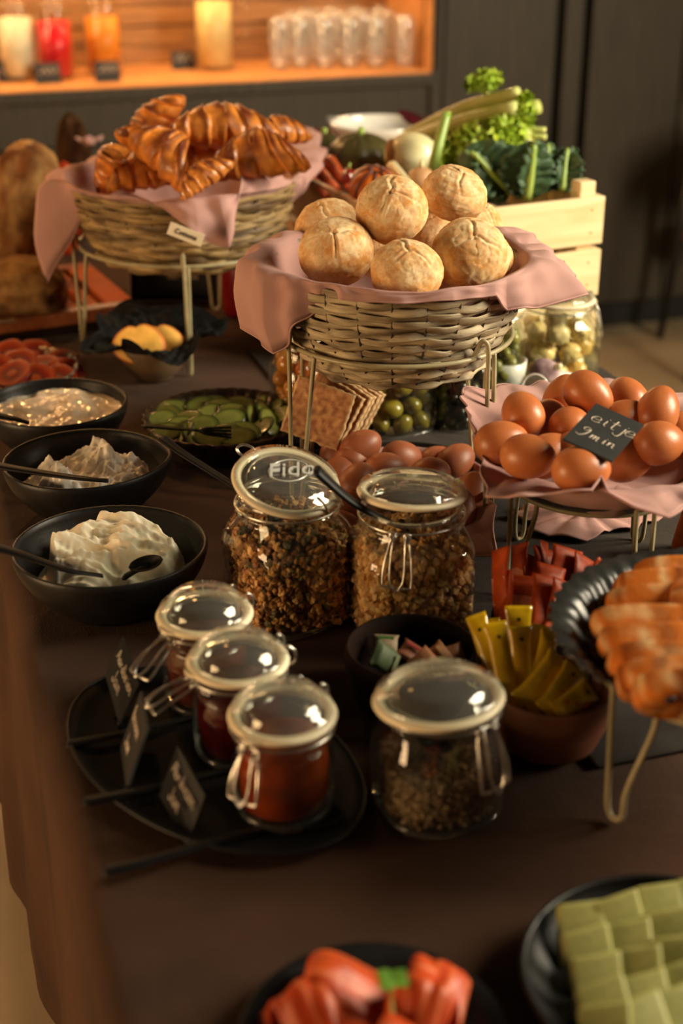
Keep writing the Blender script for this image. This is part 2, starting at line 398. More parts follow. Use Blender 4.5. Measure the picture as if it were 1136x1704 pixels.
tag(lt, 'warm glowing light strip under the head of the drinks niche', 'light strip')

# ---- table and its cloths
tb = thing('buffet_table', ((TX0+TX1)/2, (TY0+TY1)/2, 0), 'long buffet table hidden under the brown tablecloth', 'table')
hx, hy = (TX1-TX0)/2-.008, (TY1-TY0)/2-.008
mesh('tabletop', box(-hx, hx, -hy, hy, T-.03, T-.006, .003), M['acacia'], tb)
for sx in (-1, 1):
    for sy in (-1, 1): mesh('leg', box(sx*(hx-.08)-.03, sx*(hx-.08)+.03, sy*(hy-.1)-.03, sy*(hy-.1)+.03, 0, T-.032, .003), M['acacia'], tb)
def hang(y):   # hem height of the drop on the left side
    return .285+.012*math.sin(y*5)
def clothgeo():
    # profile across x: left hem -> up -> over -> right hem
    ny = 200
    def fn(u, v):
        y = TY0+(TY1-TY0)*v
        L = T-hang(y)-.02
        s = u*(L+(TX1-TX0)+.45)
        fold = math.sin(y*27+1.3*math.sin(y*9))*.0055+math.sin(y*61+2)*.002+.008*noise.noise(Vector((y*4, 0, 3)))
        bigf = .007+.016*max(0, min(1, (y-1.15)/.5))
        if s < L:
            q = 1-s/L; x = TX0-.004-(fold+bigf)*min(1, q*1.3)-.003*q; zz = T-.012-(L-s)
            if q < .1: zz = T-.012-(L-s)
        elif s < L+(TX1-TX0):
            w = s-L; x = TX0+w; e = min(w, TX1-TX0-w)
            zz = T-.001-.011*max(0, 1-e/.012)**2
        else:
            w = (s-L-(TX1-TX0)); q = w/.45; x = TX1+.004+.012*q+fold*min(1, q*2)*.8; zz = T-.012-w
        return (x, y, zz)
    return grid(fn, 190, ny)
tc = mesh('tablecloth', clothgeo(), M['cloth'])
tag(tc, 'brown linen tablecloth covering the long buffet, hanging in soft folds at the left', 'tablecloth')
solid(tc, .0016, -1)
# charcoal runner under the stands on the right
rp = at(760, 700, T).y; rq = at(900, 1300, T).y; rx0 = .50
def rfn(u, v):
    x = rx0+(TX1-.004-rx0)*u; y = rq+(2.0-rq)*v
    return (x, y, T+.0016+.0022*max(0, noise.noise(Vector((x*7, y*16, 5))))+.0014*max(0, noise.noise(Vector((x*28, y*14, 9)))))
rn = mesh('table_runner', grid(rfn, 90, 150), M['charcoal']); solid(rn, .0012, 1)
tag(rn, 'charcoal linen runner under the jars and wire stands on the right half', 'runner')

# ---- chair at the far right
cp = atd(1097, 565, 4.62); cp.z = 0
ch = thing('side_chair', cp, 'pale upholstered chair on black legs by the grey wall at the right', 'chair')
CHP = plain('pale_grey_green_fabric', lin(150, 160, 140), .9, bstr=.2); BLK = plain('black_steel', lin(14, 14, 14), .4)
sx_ = r3; 
def chp(a, b, z): v = r3*a+fh*b; return (v.x, v.y, z)
for (a0, b0, a1, b1) in ((0, 0, .045, -.03), (.5, 0, .43, -.03), (0, -.42, .07, -.36), (.5, -.42, .43, -.36)):
    mesh('leg', tube([chp(a0, b0, 0), chp(a1, b1, .62)], [.011, .019], 10), BLK, ch)
def shell(p): return 1+.03*fb(p, 1.5)
g = xf(ball(.28, .24, .105, 28, 16), Matrix.Translation(chp(.27, -.2, .655)))
mesh('seat', g, CHP, ch)
mesh('seat_rail', tube([chp(.03, -.02, .36), chp(.45, -.02, .36)], .012, 8), BLK, ch)
g = xf(ball(.22, .05, .2, 24, 14), Matrix.Translation(chp(.33, -.02, .88)))
mesh('backrest', g, CHP, ch)
bk = atd(1168, 388, 4.45)-cp
mesh('footrest', xf(ball(.06, .06, .05), Matrix.Translation(bk)), plain('tan_leather', lin(150, 84, 44), .5), ch)

# ---- drinks in the niche
def carafe(name, px, py, label, r, h, hl, lc, rim=True):
    p = at(px, py, CT); t = thing(name, p, label, 'carafe', 'juice carafes in the lit niche')
    prof = [(.002, .004), (r*.96, .004), (r, .015), (r, h*.86), (r*.97, h*.93), (r*.90, h), (r*.85, h), (r*.92, h*.92), (r-.004, h*.85), (r-.004, .012), (.002, .010)]
    mesh('glass_body', lathe(prof, 40), M['glass2'], t)
    mesh('juice', lathe([(.001, .013), (r-.006, .013), (r-.0055, hl), (.001, hl)], 40), lc, t)
    mesh('lid', lathe([(.001, h+.002), (r*.86, h+.002), (r*.8, h+.012), (r*.25, h+.016), (r*.2, h+.028), (.001, h+.03)], 32), M['glass2'], t)
    return t
JW = plain('oat_white_drink', lin(255, 240, 205), .4); JR = plain('red_juice', lin(225, 10, 34), .3); JO = plain('orange_juice', lin(255, 150, 40), .4); JY = plain('yellow_juice', lin(255, 220, 150), .4)
s4 = 3.95/FPX
carafe('carafe', 33, 133, 'glass carafe of whitish drink at the left end of the lit shelf', .052, .205, .165, JW)
carafe('carafe', 95, 132, 'glass carafe of bright red juice on the lit shelf', .052, .20, .155, JR)
carafe('carafe', 175, 123, 'glass carafe of orange juice on the lit shelf', .053, .20, .155, JO)
yj = carafe('jug', 358, 116, 'tall handled glass jug of yellow juice on the lit shelf', .056, .235, .19, JY)
yj['category'] = 'jug'
hp = [r3*(.054)+Vector((0, 0, .18)), r3*.085+Vector((0, 0, .19)), r3*.098+Vector((0, 0, .14)), r3*.085+Vector((0, 0, .09)), r3*.054+Vector((0, 0, .08))]
mesh('handle', tube(smoothpath(hp, 6), .007, 8), M['glass2'], yj)
def smallsign(px, py, w, h, label):
    p = at(px, py, CT); t = thing('drink_sign', p, label, 'sign', 'small black drink signs')
    t.rotation_euler = (0, 0, 0)
    mesh('board', xf(box(-w/2, w/2, -.003, .003, 0, h, .001, 1), Matrix.Rotation(R(-12), 4, 'X')), M['chalkb'], t, smooth=False)
    mesh('foot', box(-w/2, w/2, -.012, .02, 0, .004, .001, 1), M['chalkb'], t, smooth=False)
    g = []
    for i in range(6): 
        x = -w*.3+i*w*.12; zz = h*.45+.008*(i % 2)
        g.append(tube([(x, -.004, zz), (x+w*.05, -.004, zz+.010), (x+w*.09, -.004, zz)], .0016, 5))
    mesh('writing', xf(join(*g), Matrix.Rotation(R(-12), 4, 'X')), M['chalk'], t)
    return t
smallsign(19, 136, .072, .056, 'small black sign in front of the whitish drink')
smallsign(81, 139, .07, .056, 'small black sign in front of the red juice')
smallsign(180, 136, .07, .056, 'small black sign in front of the orange juice')
smallsign(306, 115, .07, .05, 'small black sign standing alone left of the yellow jug')
# tumblers
gt = None
tl = [(465, 116), (500, 113), (540, 113), (582, 112), (625, 111), (672, 112), (485, 104), (525, 103), (563, 102), (603, 101), (645, 101), (508, 95), (548, 94), (590, 93), (630, 93)]
names = ['at the left end of the front row', 'second in the front row', 'third in the front row', 'fourth in the front row', 'fifth in the front row', 'at the right end of the front row',
         'at the left end of the middle row', 'second in the middle row', 'third in the middle row', 'fourth in the middle row', 'at the right end of the middle row',
         'at the left end of the back row', 'second in the back row', 'third in the back row', 'at the right end of the back row']
for k, (px, py) in enumerate(tl):
    r = .031; h = .15; p = at(px, py, CT)
    if gt is None:
        gt = mesh('drinking_glass', lathe([(.001, .003), (r*.8, .003), (r*.86, .006), (r, h*.55), (r*.97, h*.8), (r*.88, h*.95), (r*.6, h), (.001, h+.002), (.001, h-.003), (r*.58, h-.003), (r*.85, h*.93), (r*.94, h*.8), (r*.96, h*.55), (r*.80, .01), (.001, .01)], 28), M['glass3']); o = gt
    else: o = inst(gt)
    o.location = p
    tag(o, 'tall clear glass ' + names[k] + ' on the lit shelf', 'glass', 'upturned tumblers on the lit shelf')
# ================================================================= BUILDERS
def ca(phi): return R(phi)-YAW          # angle seen from the camera: 0 right, 90 away, 180 left, 270 near
def cdir(phi): return Vector((math.cos(ca(phi)), math.sin(ca(phi)), 0))
def stand(c, label, rr, H, legs, wr_=.0028, splay=.012, spread=.016):
    t = thing('wire_stand', (c.x, c.y, T), label, 'stand', 'olive wire stands under the baskets and plates')
    mesh('ring', tube(ringpts(rr, H, 96), wr_, 8, True), M['wire'], t)
    for lg in legs:
        phi, fr_ = lg[0], lg[1]; a = ca(phi); d = (lg[2] if len(lg) > 2 else spread)/rr
        def P(ang, r, z): return (r*math.cos(ang), r*math.sin(ang), z)
        fr2 = rr+splay if fr_ is None else fr_
        pts = [P(a-d*1.9, rr, H), P(a-d*1.5, rr+.001, H+.004), P(a-d*1.2, rr+.004, H+.017), P(a-d*.9, rr+.008, H+.019), P(a-d*.7, rr+.010, H+.008),
               P(a-d*.62, rr+.010, H-.03), P(a-d*.42, fr2, .035), P(a-d*.33, fr2, .010), P(a, fr2, .0035), P(a+d*.33, fr2, .010), P(a+d*.42, fr2, .035), P(a+d*.9, rr+.002, H-.02), P(a+d*1.0, rr, H)]
        mesh('leg', tube(smoothpath(pts, 5), wr_*.92, 8), M['wire'], t)
    return t
def basket(c, z0, label, rtop, rbot, h, rows, mat, nst=24, seed=1):
    rs = random.Random(seed)
    t = thing('wicker_basket', (c.x, c.y, z0), label, 'basket', 'round willow baskets on wire stands')
    def rad(q): return rbot+(rtop-rbot)*(1-(1-q)**1.9)
    for k in range(rows):
        q = (k+.5)/rows; z = h*q; r0 = rad(q); pts = []; rr = []
        ph = rs.random()*6
        for i in range(192):
            th = 2*math.pi*i/192
            rr_ = r0+.0026*math.cos(nst*th/2+k*math.pi)+.0008*noise.noise(Vector((math.cos(th)*6, math.sin(th)*6, k*3.1)))
            zz = z+.0016*noise.noise(Vector((math.cos(th)*5+ph, math.sin(th)*5, k*1.7)))+.0009*math.sin(nst*th/2+ph)
            pts.append((rr_*math.cos(th), rr_*math.sin(th), zz)); rr.append(h/rows*(.66+.14*noise.noise(Vector((math.cos(th)*9, math.sin(th)*9, k*5.3+2)))))
        o = mesh('willow_strand', tube(pts, rr, 8, True, flat=.27), mat, t)
    for k in range(nst):
        th = 2*math.pi*(k+.5)/nst; pts = []
        for q in (.0, .25, .5, .75, .965):
            r0 = rad(min(q, 1)); pts.append(((r0+.0002)*math.cos(th), (r0+.0002)*math.sin(th), h*q))
        mesh('stake', tube(smoothpath(pts, 3), .0012, 6), M['stake'], t)
    mesh('base', join(lathe([(.001, 0), (rbot*.98, 0), (rbot+.002, .004), (rbot*.98, .007), (.001, .006)], 48)), mat, t)
    return t
def napkin(c, rz, rr, depth, keys, label, mat=None, seed=0, wr_=.004, group='mauve linen napkins', extra=None, nth=300, bul=.3):
    """cloth lining a round basket: inside, over the rim, and down to a hem polyline. keys: (phi, None, drop) on the rim, or a 3-D hem point (+ bulge)"""
    ks = []
    for k in keys:
        if isinstance(k, Vector) or isinstance(k[0], Vector):
            p, b = (k, bul) if isinstance(k, Vector) else k
            a = math.atan2(p.y-c.y, p.x-c.x); ks.append((a % (2*math.pi), Vector(p), b))
        else:
            a = ca(k[0]); o = k[3] if len(k) > 3 else .006
            ks.append((a % (2*math.pi), Vector((c.x+(rr+o)*math.cos(a), c.y+(rr+o)*math.sin(a), rz-k[2])), .15))
    ks.sort(key=lambda q: q[0])
    angs = sorted(set([round(2*math.pi*i/nth, 6) for i in range(nth)]+[round(k[0], 6) for k in ks]))
    rings_in = [(.25, -depth), (.55, -depth*.97), (.80, -depth*.72), (.875, -depth*.38), (.925, -.016), (.95, -.004), (.985, .006), (1.012, .007)]
    nf = 16; cols = []
    for a in angs:
        n = len(ks); j = max([i for i in range(n) if ks[i][0] <= a+1e-6], default=n-1)
        k0, k1 = ks[j], ks[(j+1) % n]; span = (k1[0]-k0[0]) % (2*math.pi) or 2*math.pi; t = ((a-k0[0]+1e-5) % (2*math.pi))/span; t = min(1, t)
        H = k0[1].lerp(k1[1], t); b = k0[2]*(1-t)+k1[2]*t
        d = Vector((math.cos(a), math.sin(a), 0)); col = []
        cx = Vector((c.x, c.y, rz))
        for (q, dz) in rings_in:
            w = wr_*noise.noise(Vector((math.cos(a)*3.5+seed, math.sin(a)*3.5, q*2+seed)))
            col.append(cx+d*(rr*q)+Vector((0, 0, dz+w*(1.4 if q < .9 else .6))))
        p0 = col[-1]; L = (H-p0).length; p1 = p0+d*(L*b)+Vector((0, 0, L*b*.35))
        for i in range(1, nf+1):
            s = i/nf; p = bez(p0, p1, H, s)
            amp = min(1, L/.05)*math.sin(min(1, s*1.2)*math.pi*.5)*wr_
            f = amp*(math.sin(a*23+seed*3+2*math.sin(a*5))*.55+.9*noise.noise(Vector((math.cos(a)*6+seed, math.sin(a)*6, s*3))))
            out = Vector((p.x-c.x, p.y-c.y, 0)).normalized()
            col.append(p+out*f*1.0+Vector((0, 0, f*.5)))
        cols.append([tuple(q-Vector((c.x, c.y, rz))) for q in col])
    m = len(cols[0]); rings = [[cols[i][j] for i in range(len(cols))] for j in range(m)]
    g = loft(rings, True, cap0=True)
    o = mesh('linen_napkin', g, mat or M['mauve'], loc=(c.x, c.y, rz))
    tag(o, label, 'napkin', group); solid(o, .0016, 0)
    # stitched hem: a thin rolled edge
    hem = [Vector(rings[-1][i])+Vector((0, 0, .0)) for i in range(len(rings[-1]))]
    mesh('hem', tube(hem, .0013, 6, True), mat or M['mauve'], o)
    return o
# ---- bread rolls
def rollgeo(seed):
    rs = random.Random(seed); arms = []
    a0 = rs.random()*6; rs0 = rs.random()*1.2
    for k in range(3):
        a = a0+k*2.1+rs.uniform(-.4, .4); arms.append((Vector((math.cos(a), math.sin(a), 0)), Vector((-math.sin(a), math.cos(a), 0))))
    cols = []
    def disp(p):
        d = 1+.045*fb(p, 1.3, 3, seed)+.012*fb(p, 6, 3, seed)
        cr = 0
        if p.z > .1:
            for a, nrm in arms:
                if a.dot(p) > -.08 and a.dot(p) < .85:
                    x = nrm.dot(p)+.10*noise.noise(p*2.6+Vector((seed, 0, 0)))+.25*a.dot(p)**2*(.6-rs0)
                    fade = min(1, (.85-a.dot(p))*3)
                    cr += fade*(-.034*math.exp(-(x/.042)**2)+.022*math.exp(-((abs(x)-.10)/.06)**2))
        wr = 1-abs(noise.noise(p*3.4+Vector((seed, 2, 1)))*2); cr -= .016*max(0, wr-.72)/.28*(1 if p.z > -.2 else .3)
        f = .5+.5*fb(p, 2.2, 4, seed+5); f2 = .5+.5*fb(p, 9, 4, seed+9)
        flour = max(0, min(1, (f-.5)*1.3+.9*(f2-.5)+.34+(.45 if cr < -.014 else 0)+.25*p.z))
        g = lin(232, 166, 92); w = lin(250, 220, 172); br = lin(192, 112, 48)
        base = [g[i]*(1-flour)+w[i]*flour for i in range(3)]
        k = max(0, .5*fb(p, 3, 3, seed+20)); base = [base[i]*(1-k)+br[i]*k for i in range(3)]
        cols.append((*base, 1))
        if p.z < -.35: d *= 1-.10*(-.35-p.z)
        return d+cr
    return ball(1, 1, .80, 132, 90, disp), cols
ROLLS = []
for s in (1, 2, 3):
    g, c = rollgeo(s*7.3); ROLLS.append((g, c))
rollsrc = {}
def roll(px, py, rpx, D, k, tilt, spin, label, group='crusty bread rolls in the basket', sz=1):
    p = atd(px, py, D); r = rpx*D/FPX
    if k not in rollsrc:
        o = mesh('bread_roll', ROLLS[k-1][0], M['roll'], cols=ROLLS[k-1][1]); rollsrc[k] = o
    else: o = inst(rollsrc[k])
    nrm = Vector((0, 0, 1))+r3*tilt[0]-fh*tilt[1]
    o.matrix_world = Matrix.Translation(p) @ orient(nrm, spin) @ Matrix.Scale(r*sz, 4)
    return tag(o, label, 'bread roll', group)
# ---- croissant
def croigeo(seed, bend=55, L=.078, r0=.037):
    nu, nv = 110, 36; rings = []; cols = []
    rs = random.Random(seed); ph = rs.random()*6
    for i in range(nu):
        t = -1+2*i/(nu-1); a = R(bend)*t; Rr = L/R(bend)
        cx, cy = Rr*math.sin(a), Rr*(math.cos(a)-1); tx, ty = math.cos(a), -math.sin(a)
        env = max(.0, 1-abs(t)**2.1); env = .22+.78*env**.75 if abs(t) < .985 else .10
        ring = []
        for j in range(nv):
            p = 2*math.pi*j/nv
            b = abs(t+.02)*3.5+.35*math.cos(p-.6)*(1 if t > 0 else -1)+.10*math.sin(2*p+seed)+.22*noise.noise(Vector((t*3, math.cos(p), math.sin(p)+seed)))
            fr = b % 1.0
            step = (1-fr)**.8*(min(1, fr/.07))
            rr = r0*env*(1+.20*(step-.5))*(1+.05*noise.noise(Vector((t*8, math.cos(p)*2, math.sin(p)*2+seed))))
            ox, oz = rr*math.cos(p), rr*.86*math.sin(p)
            ring.append((cx-ty*ox*-1*1.0 if False else cx+(-ty)*ox*-1, cy+tx*ox, oz))
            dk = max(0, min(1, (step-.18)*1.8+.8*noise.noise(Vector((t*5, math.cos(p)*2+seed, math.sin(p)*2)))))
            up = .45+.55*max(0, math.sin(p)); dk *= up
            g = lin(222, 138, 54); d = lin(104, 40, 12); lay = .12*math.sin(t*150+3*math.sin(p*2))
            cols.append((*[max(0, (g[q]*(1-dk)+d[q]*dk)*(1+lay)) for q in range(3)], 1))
        rings.append(ring)
    return loft(rings, True, True, True), cols
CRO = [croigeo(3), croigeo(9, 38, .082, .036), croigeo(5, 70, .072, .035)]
crosrc = {}
def croissant(px, py, D, k, ax, up, label, sc=1.0):
    """ax: screen direction of the long axis (dx right, dy up, dz away)"""
    if k not in crosrc: o = mesh('croissant', CRO[k][0], M['croissant'], cols=CRO[k][1]); crosrc[k] = o
    else: o = inst(crosrc[k])
    py += 7; D -= .025
    X = (r3*ax[0]+Vector((0, 0, 1))*ax[1]+fh*ax[2]).normalized(); Z = (r3*up[0]+Vector((0, 0, 1))*up[1]+fh*up[2])
    Y = Z.cross(X).normalized(); Z = X.cross(Y)
    m = Matrix((X, Y, Z)).transposed().to_4x4()
    o.matrix_world = Matrix.Translation(atd(px, py, D)) @ m @ Matrix.Scale(sc, 4)
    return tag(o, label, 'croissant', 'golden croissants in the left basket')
# ---- eggs
def egggeo():
    prof = []; n = 22; a = .027; b = .0212
    for i in range(n+1):
        t = math.pi*i/n; z = -a*math.cos(t); k = 1+.13*(-math.cos(t))*-1
        prof.append((max(.0001, b*math.sin(t)*k), z))
    return lathe(prof, 30)
EGG = egggeo(); eggsrc = {}
def egg(p, ax, label, group, mat='egg', sc=1.0):
    if mat not in eggsrc: o = mesh('brown_egg', EGG, M[mat]); eggsrc[mat] = o
    else: o = inst(eggsrc[mat])
    d = r3*ax[0]+Vector((0, 0, 1))*ax[1]+fh*ax[2]
    o.matrix_world = Matrix.Translation(p) @ orient(d) @ Matrix.Scale(sc, 4)
    return tag(o, label, 'egg', group)
# ---- clip-top jars
def jarlid(parent, rl, mtx, dome=.0, emboss=False, lname='lid', gcol='gasket', tab=None):
    l = mesh('lid', lathe([(.0005, .012+dome), (rl*.50, .012+dome), (rl*.60, .0105+dome), (rl*.70, .0115+dome*.8), (rl*.80, .010+dome*.4), (rl*.84, .006), (rl*.98, .0055), (rl, .003), (rl*.99, 0), (rl*.86, 0), (rl*.82, -.005), (rl*.78, -.004), (rl*.74, .003+dome*.4), (rl*.60, .0065+dome), (.0005, .0075+dome)], 64), M['tglass'], parent)
    l.matrix_local = mtx
    g = mesh('gasket', tube(ringpts(rl*.95, -.0022, 64), .0034, 8, True, flat=1.4), M[gcol], l)
    if tab is not None:
        a = ca(tab); d = Vector((math.cos(a), math.sin(a), 0)); q = Vector((-math.sin(a), math.cos(a), 0))
        pts = [d*(rl*.93)+q*.011, d*(rl*1.05)+q*.009, d*(rl*1.14)+q*.003, d*(rl*1.14)-q*.003, d*(rl*1.05)-q*.009, d*(rl*.93)-q*.011]
        v = [tuple(p+Vector((0, 0, -.001))) for p in pts]+[tuple(p+Vector((0, 0, -.0038))) for p in pts]; n = 6
        f = [tuple(range(n)), tuple(range(2*n-1, n-1, -1))]+[(i, (i+1) % n, (i+1) % n+n, i+n) for i in range(n)]
        mesh('pull_tab', (v, f), M[gcol], l, smooth=False)
    if emboss:
        textmesh('embossed_lettering', 'Fido', .028, .0009, l, M['etch'], (0, 0, .013+dome), (0, 0, -YAW), .35)
        mesh('embossed_oval', tube([(math.cos(t*.13)*rl*.42, math.sin(t*.13)*rl*.30, .0125+dome) for t in range(48)], .0008, 6), M['etch'], l)
    return l
def latch(parent, phi, r, z, tilt, length=.036, w=.013, name='wire_latch'):
    """bail of steel wire hanging from the neck wire; tilt 0 = straight down, 90 = straight out"""
    a = ca(phi); d = Vector((math.cos(a), math.sin(a), 0)); q = Vector((-math.sin(a), math.cos(a), 0)); up = Vector((0, 0, 1))
    o = d*math.sin(R(tilt))-up*math.cos(R(tilt)); nrm = d*math.cos(R(tilt))+up*math.sin(R(tilt))
    p0 = d*(r+.003)+up*z
    def P(x, s, e=0): return p0+q*x+o*s+nrm*(e+.003)
    pts = [P(-w*.55, -.004), P(-w*.62, .002), P(-w*.7, .006), P(-w*.95, length*.55, .003), P(-w, length*.9, .003), P(-w*.8, length, .003), P(w*.8, length, .003), P(w, length*.9, .003), P(w*.95, length*.55, .003), P(w*.7, .006), P(w*.62, .002), P(w*.55, -.004)]
    l = mesh(name, tube(smoothpath(pts, 4), .0012, 7), M['clip'], parent)
    pts = [P(-w*.35, -.003, .002), P(-w*.45, .008, .005), P(-w*.5, length*.75, .006), P(-w*.3, length*.97, .006), P(0, length*1.07, .006), P(w*.3, length*.97, .006), P(w*.5, length*.75, .006), P(w*.45, .008, .005), P(w*.35, -.003, .002)]
    mesh('inner_bail', tube(smoothpath(pts, 4), .0011, 7), M['clip'], l)
    for sx in (-1, 1):
        mesh('coil', tube([P(sx*w*.5+.003*math.cos(t), -.002+.003*math.sin(t), .001) for t in [k*.7 for k in range(10)]], .0011, 6), M['clip'], l)
    return l
def fido(c, label, w, hs, neck, e, rz=0, group='clip top glass jars'):
    t = thing('preserving_jar', c, label, 'jar', group, rz)
    def sq(z):
        if z < hs-.016: return e
        if z > hs+.004: return 2
        return e+(2-e)*(z-hs+.016)/.020
    W_ = w/2; th = .003
    cor = 2**(1/e-.5)   # keep corners from getting too wide
    prof = [(.0005, .002), (W_*.72, .0015), (W_*.90, .002), (W_*.97, .008), (W_, .018), (W_, hs-.022), (W_*.985, hs-.012), (W_*.92, hs-.003), (neck+.001, hs+.004), (neck-.001, hs+.008), (neck+.0035, hs+.010), (neck+.0035, hs+.013), (neck-.001, hs+.015), (neck-.001, hs+.021), (neck+.001, hs+.024),
            (neck-.004, hs+.024), (neck-.005, hs+.006), (W_*.90-.004, hs-.006), (W_-.004, hs-.024), (W_-.004, .018), (W_*.9-.002, .008), (.0005, .007)]
    mesh('glass_body', lathe(prof, 72, sq), M['glass'], t)
    mesh('neck_wire', tube(ringpts(neck+.0035, hs+.0165, 64), .0012, 7, True), M['clip'], t)
    mesh('base_ring', lathe([(W_*.70, .0), (W_*.92, .0), (W_*.975, .006), (W_*.95, .0075), (W_*.70, .004)], 72, e), M['tglass'], t)
    mesh('mouth_rim', tube(ringpts(neck-.0015, hs+.0235, 64), .0026, 8, True), M['tglass'], t)
    return t, sq
def wires(parent, pairs):
    for a, b in pairs:
        m = (Vector(a)+Vector(b))/2+Vector((0, 0, .002))
        mesh('hinge_wire', tube(smoothpath([a, m, b], 4), .0013, 7), M['clip'], parent)
# ---- bowls and dishes
def bowlgeo(rr, h, rb, th=.004, wob=None, n=80):
    prof = [(.001, .003), (rb*.8, .003), (rb*.85, 0), (rb, 0), (rb*1.04, .003)]
    for k in range(1, 11):
        q = k/10; prof.append((rb*1.04+(rr-rb*1.04)*(1-(1-q)**1.8)**.9, .003+(h-.003)*q))
    prof.append((rr-th*.4, h+.0015)); prof.append((rr-th, h))
    for k in range(9, 0, -1):
        q = k/10; prof.append((rb*1.04+(rr-rb*1.04)*(1-(1-q)**1.8)**.9-th, .003+th+(h-.003-th)*q))
    prof.append((.001, .003+th))
    return lathe(prof, n, wob=wob)
def fluted(rr, h, nf, th=.003, rb=.80):
    def wob(t, k): return 1+.014*math.cos(nf*t) if 4 <= k <= 9 else 1
    prof = [(.001, .0), (rr*rb*.9, 0), (rr*rb, 0), (rr*(rb+.02), .002), (rr*(rb+.06), h*.3), (rr*(rb+.13), h*.75), (rr, h), (rr-th*.6, h+.001), (rr*(rb+.13)-th, h*.75), (rr*(rb+.06)-th, h*.3), (rr*rb-th, .004), (.001, .004)]
    return lathe(prof, 36*8 if nf <= 36 else nf*8, wob=wob)
def inner_surface(rr, zf, nu=170, nv=80): return grid(lambda u, v: zf(v*rr*math.cos(2*math.pi*u), v*rr*math.sin(2*math.pi*u), v), nu, nv, closed=True)
def spoon(pts, label, w=.0045, bowl=None, name='spoon', group='black serving spoons', hw=None, mat='blackg'):
    """handle along pts (world), flattened; optional bowl ellipsoid (centre, direction, normal, length)"""
    p0 = Vector(pts[0]); t = thing(name, p0, label, 'spoon' if name == 'spoon' else 'utensil', group)
    P = smoothpath([Vector(p)-p0 for p in pts], 6); n = len(P)
    rr = [ (hw or w*1.5)*(1.15-.5*min(1, i/(n*.8))) * (.6 if i == 0 else 1) for i in range(n)]
    mesh('handle', tubeflat(P, rr, .42), M[mat], t)
    if bowl:
        c, d, nrm, L, wd = bowl
        d = Vector(d).normalized(); nrm = Vector(nrm).normalized(); q = nrm.cross(d).normalized(); nrm = d.cross(q)
        m = Matrix((d, q, nrm)).transposed().to_4x4(); m.translation = Vector(c)-p0
        def fn(u, v):
            x = (1-2*u); s = math.sqrt(max(0, 1-x*x)); y = (2*v-1)*s; dep = -.28*(1-x*x)*(1-(2*v-1)**2)
            return tuple(m @ Vector((x*L/2, y*wd/2, dep*wd)))
        o = mesh('bowl', grid(fn, 18, 12), M[mat], t); solid(o, .0014, 0)
    return t
def tubeflat(P, rr, k):
    rings = []
    for i in range(len(P)):
        a = P[max(0, i-1)]; b = P[min(len(P)-1, i+1)]; t = (b-a).normalized(); s = t.cross(Vector((0, 0, 1)))
        s = s.normalized() if s.length > 1e-4 else r3.copy(); u = s.cross(t).normalized()
        rings.append([tuple(P[i]+s*(rr[i]*math.cos(2*math.pi*j/12))+u*(rr[i]*k*math.sin(2*math.pi*j/12))) for j in range(12)])
    return loft(rings, True, True, True)
# ---- handwriting
GL = {'a': "8,8 4,9 1,5 3,0 6,1 8,8 8,1 10,0", 'b': "2,18 2,0 6,0 8,4 6,8 2,6", 'c': "8,7 5,9 1,5 4,0 8,2", 'd': "8,6 4,8 1,4 4,0 7,2 9,18 8,2 10,0", 'e': "1,5 5,5 8,6 7,9 4,10 1,7 1,3 3,0 6,0 9,2",
      'f': "8,16 5,17 4,0;1,9 8,9", 'g': "8,8 3,9 1,5 4,1 8,4 8,-5 4,-8 1,-5", 'h': "2,18 2,0 3,6 6,8 8,0", 'i': "4,9 4,1 6,0;4,13 5,13", 'j': "6,9 6,-5 3,-8 0,-5;6,13 7,13",
      'k': "2,18 2,0;8,9 2,4 8,0", 'l': "3,18 3,1 6,0", 'm': "1,9 1,0 2,7 5,9 5,0 6,7 9,9 9,0 11,0", 'n': "1,9 1,0 2,7 6,9 7,0 9,0", 'o': "5,9 1,5 4,0 8,4 5,9", 'p': "2,9 2,-8;2,7 6,9 8,4 4,0 2,2",
      'r': "2,9 2,0 3,6 7,9", 's': "8,8 4,9 2,6 7,3 5,0 1,1", 't': "5,16 5,1 8,0;1,10 9,11", 'u': "1,9 1,2 4,0 7,2 7,9 7,1 9,0", 'v': "1,9 4,0 8,9", 'w': "1,9 3,0 6,8 8,0 11,9", 'y': "1,9 4,2;9,9 3,-8", 'z': "1,9 8,9 1,0 8,0",
      'A': "0,0 6,18 10,0;2,7 9,7", 'B': "2,0 2,18 8,16 7,10 2,9 9,6 8,0 2,0", 'J': "9,18 8,2 4,-1 1,3", '9': "9,14 5,17 2,13 5,10 9,14 8,4 4,-2 0,0"}
def write(parent, text, origin, right, up, size, r=.0009, gap=2.5, mat='chalk', name='writing'):
    """strokes on a plane"""
    x = 0; gs = []; right = Vector(right); up = Vector(up); origin = Vector(origin); s = size/18
    for ch_ in text:
        if ch_ == ' ': x += 8; continue
        mx = 0
        for st in GL[ch_].split(';'):
            pts = [tuple(map(float, q.split(','))) for q in st.split(' ')]
            mx = max(mx, max(p[0] for p in pts))
            gs.append(tube(smoothpath([origin+right*((x+p[0])*s)+up*(p[1]*s) for p in pts], 3), r, 5))
        x += mx+gap
    return mesh(name, join(*gs), M[mat], parent), x*s
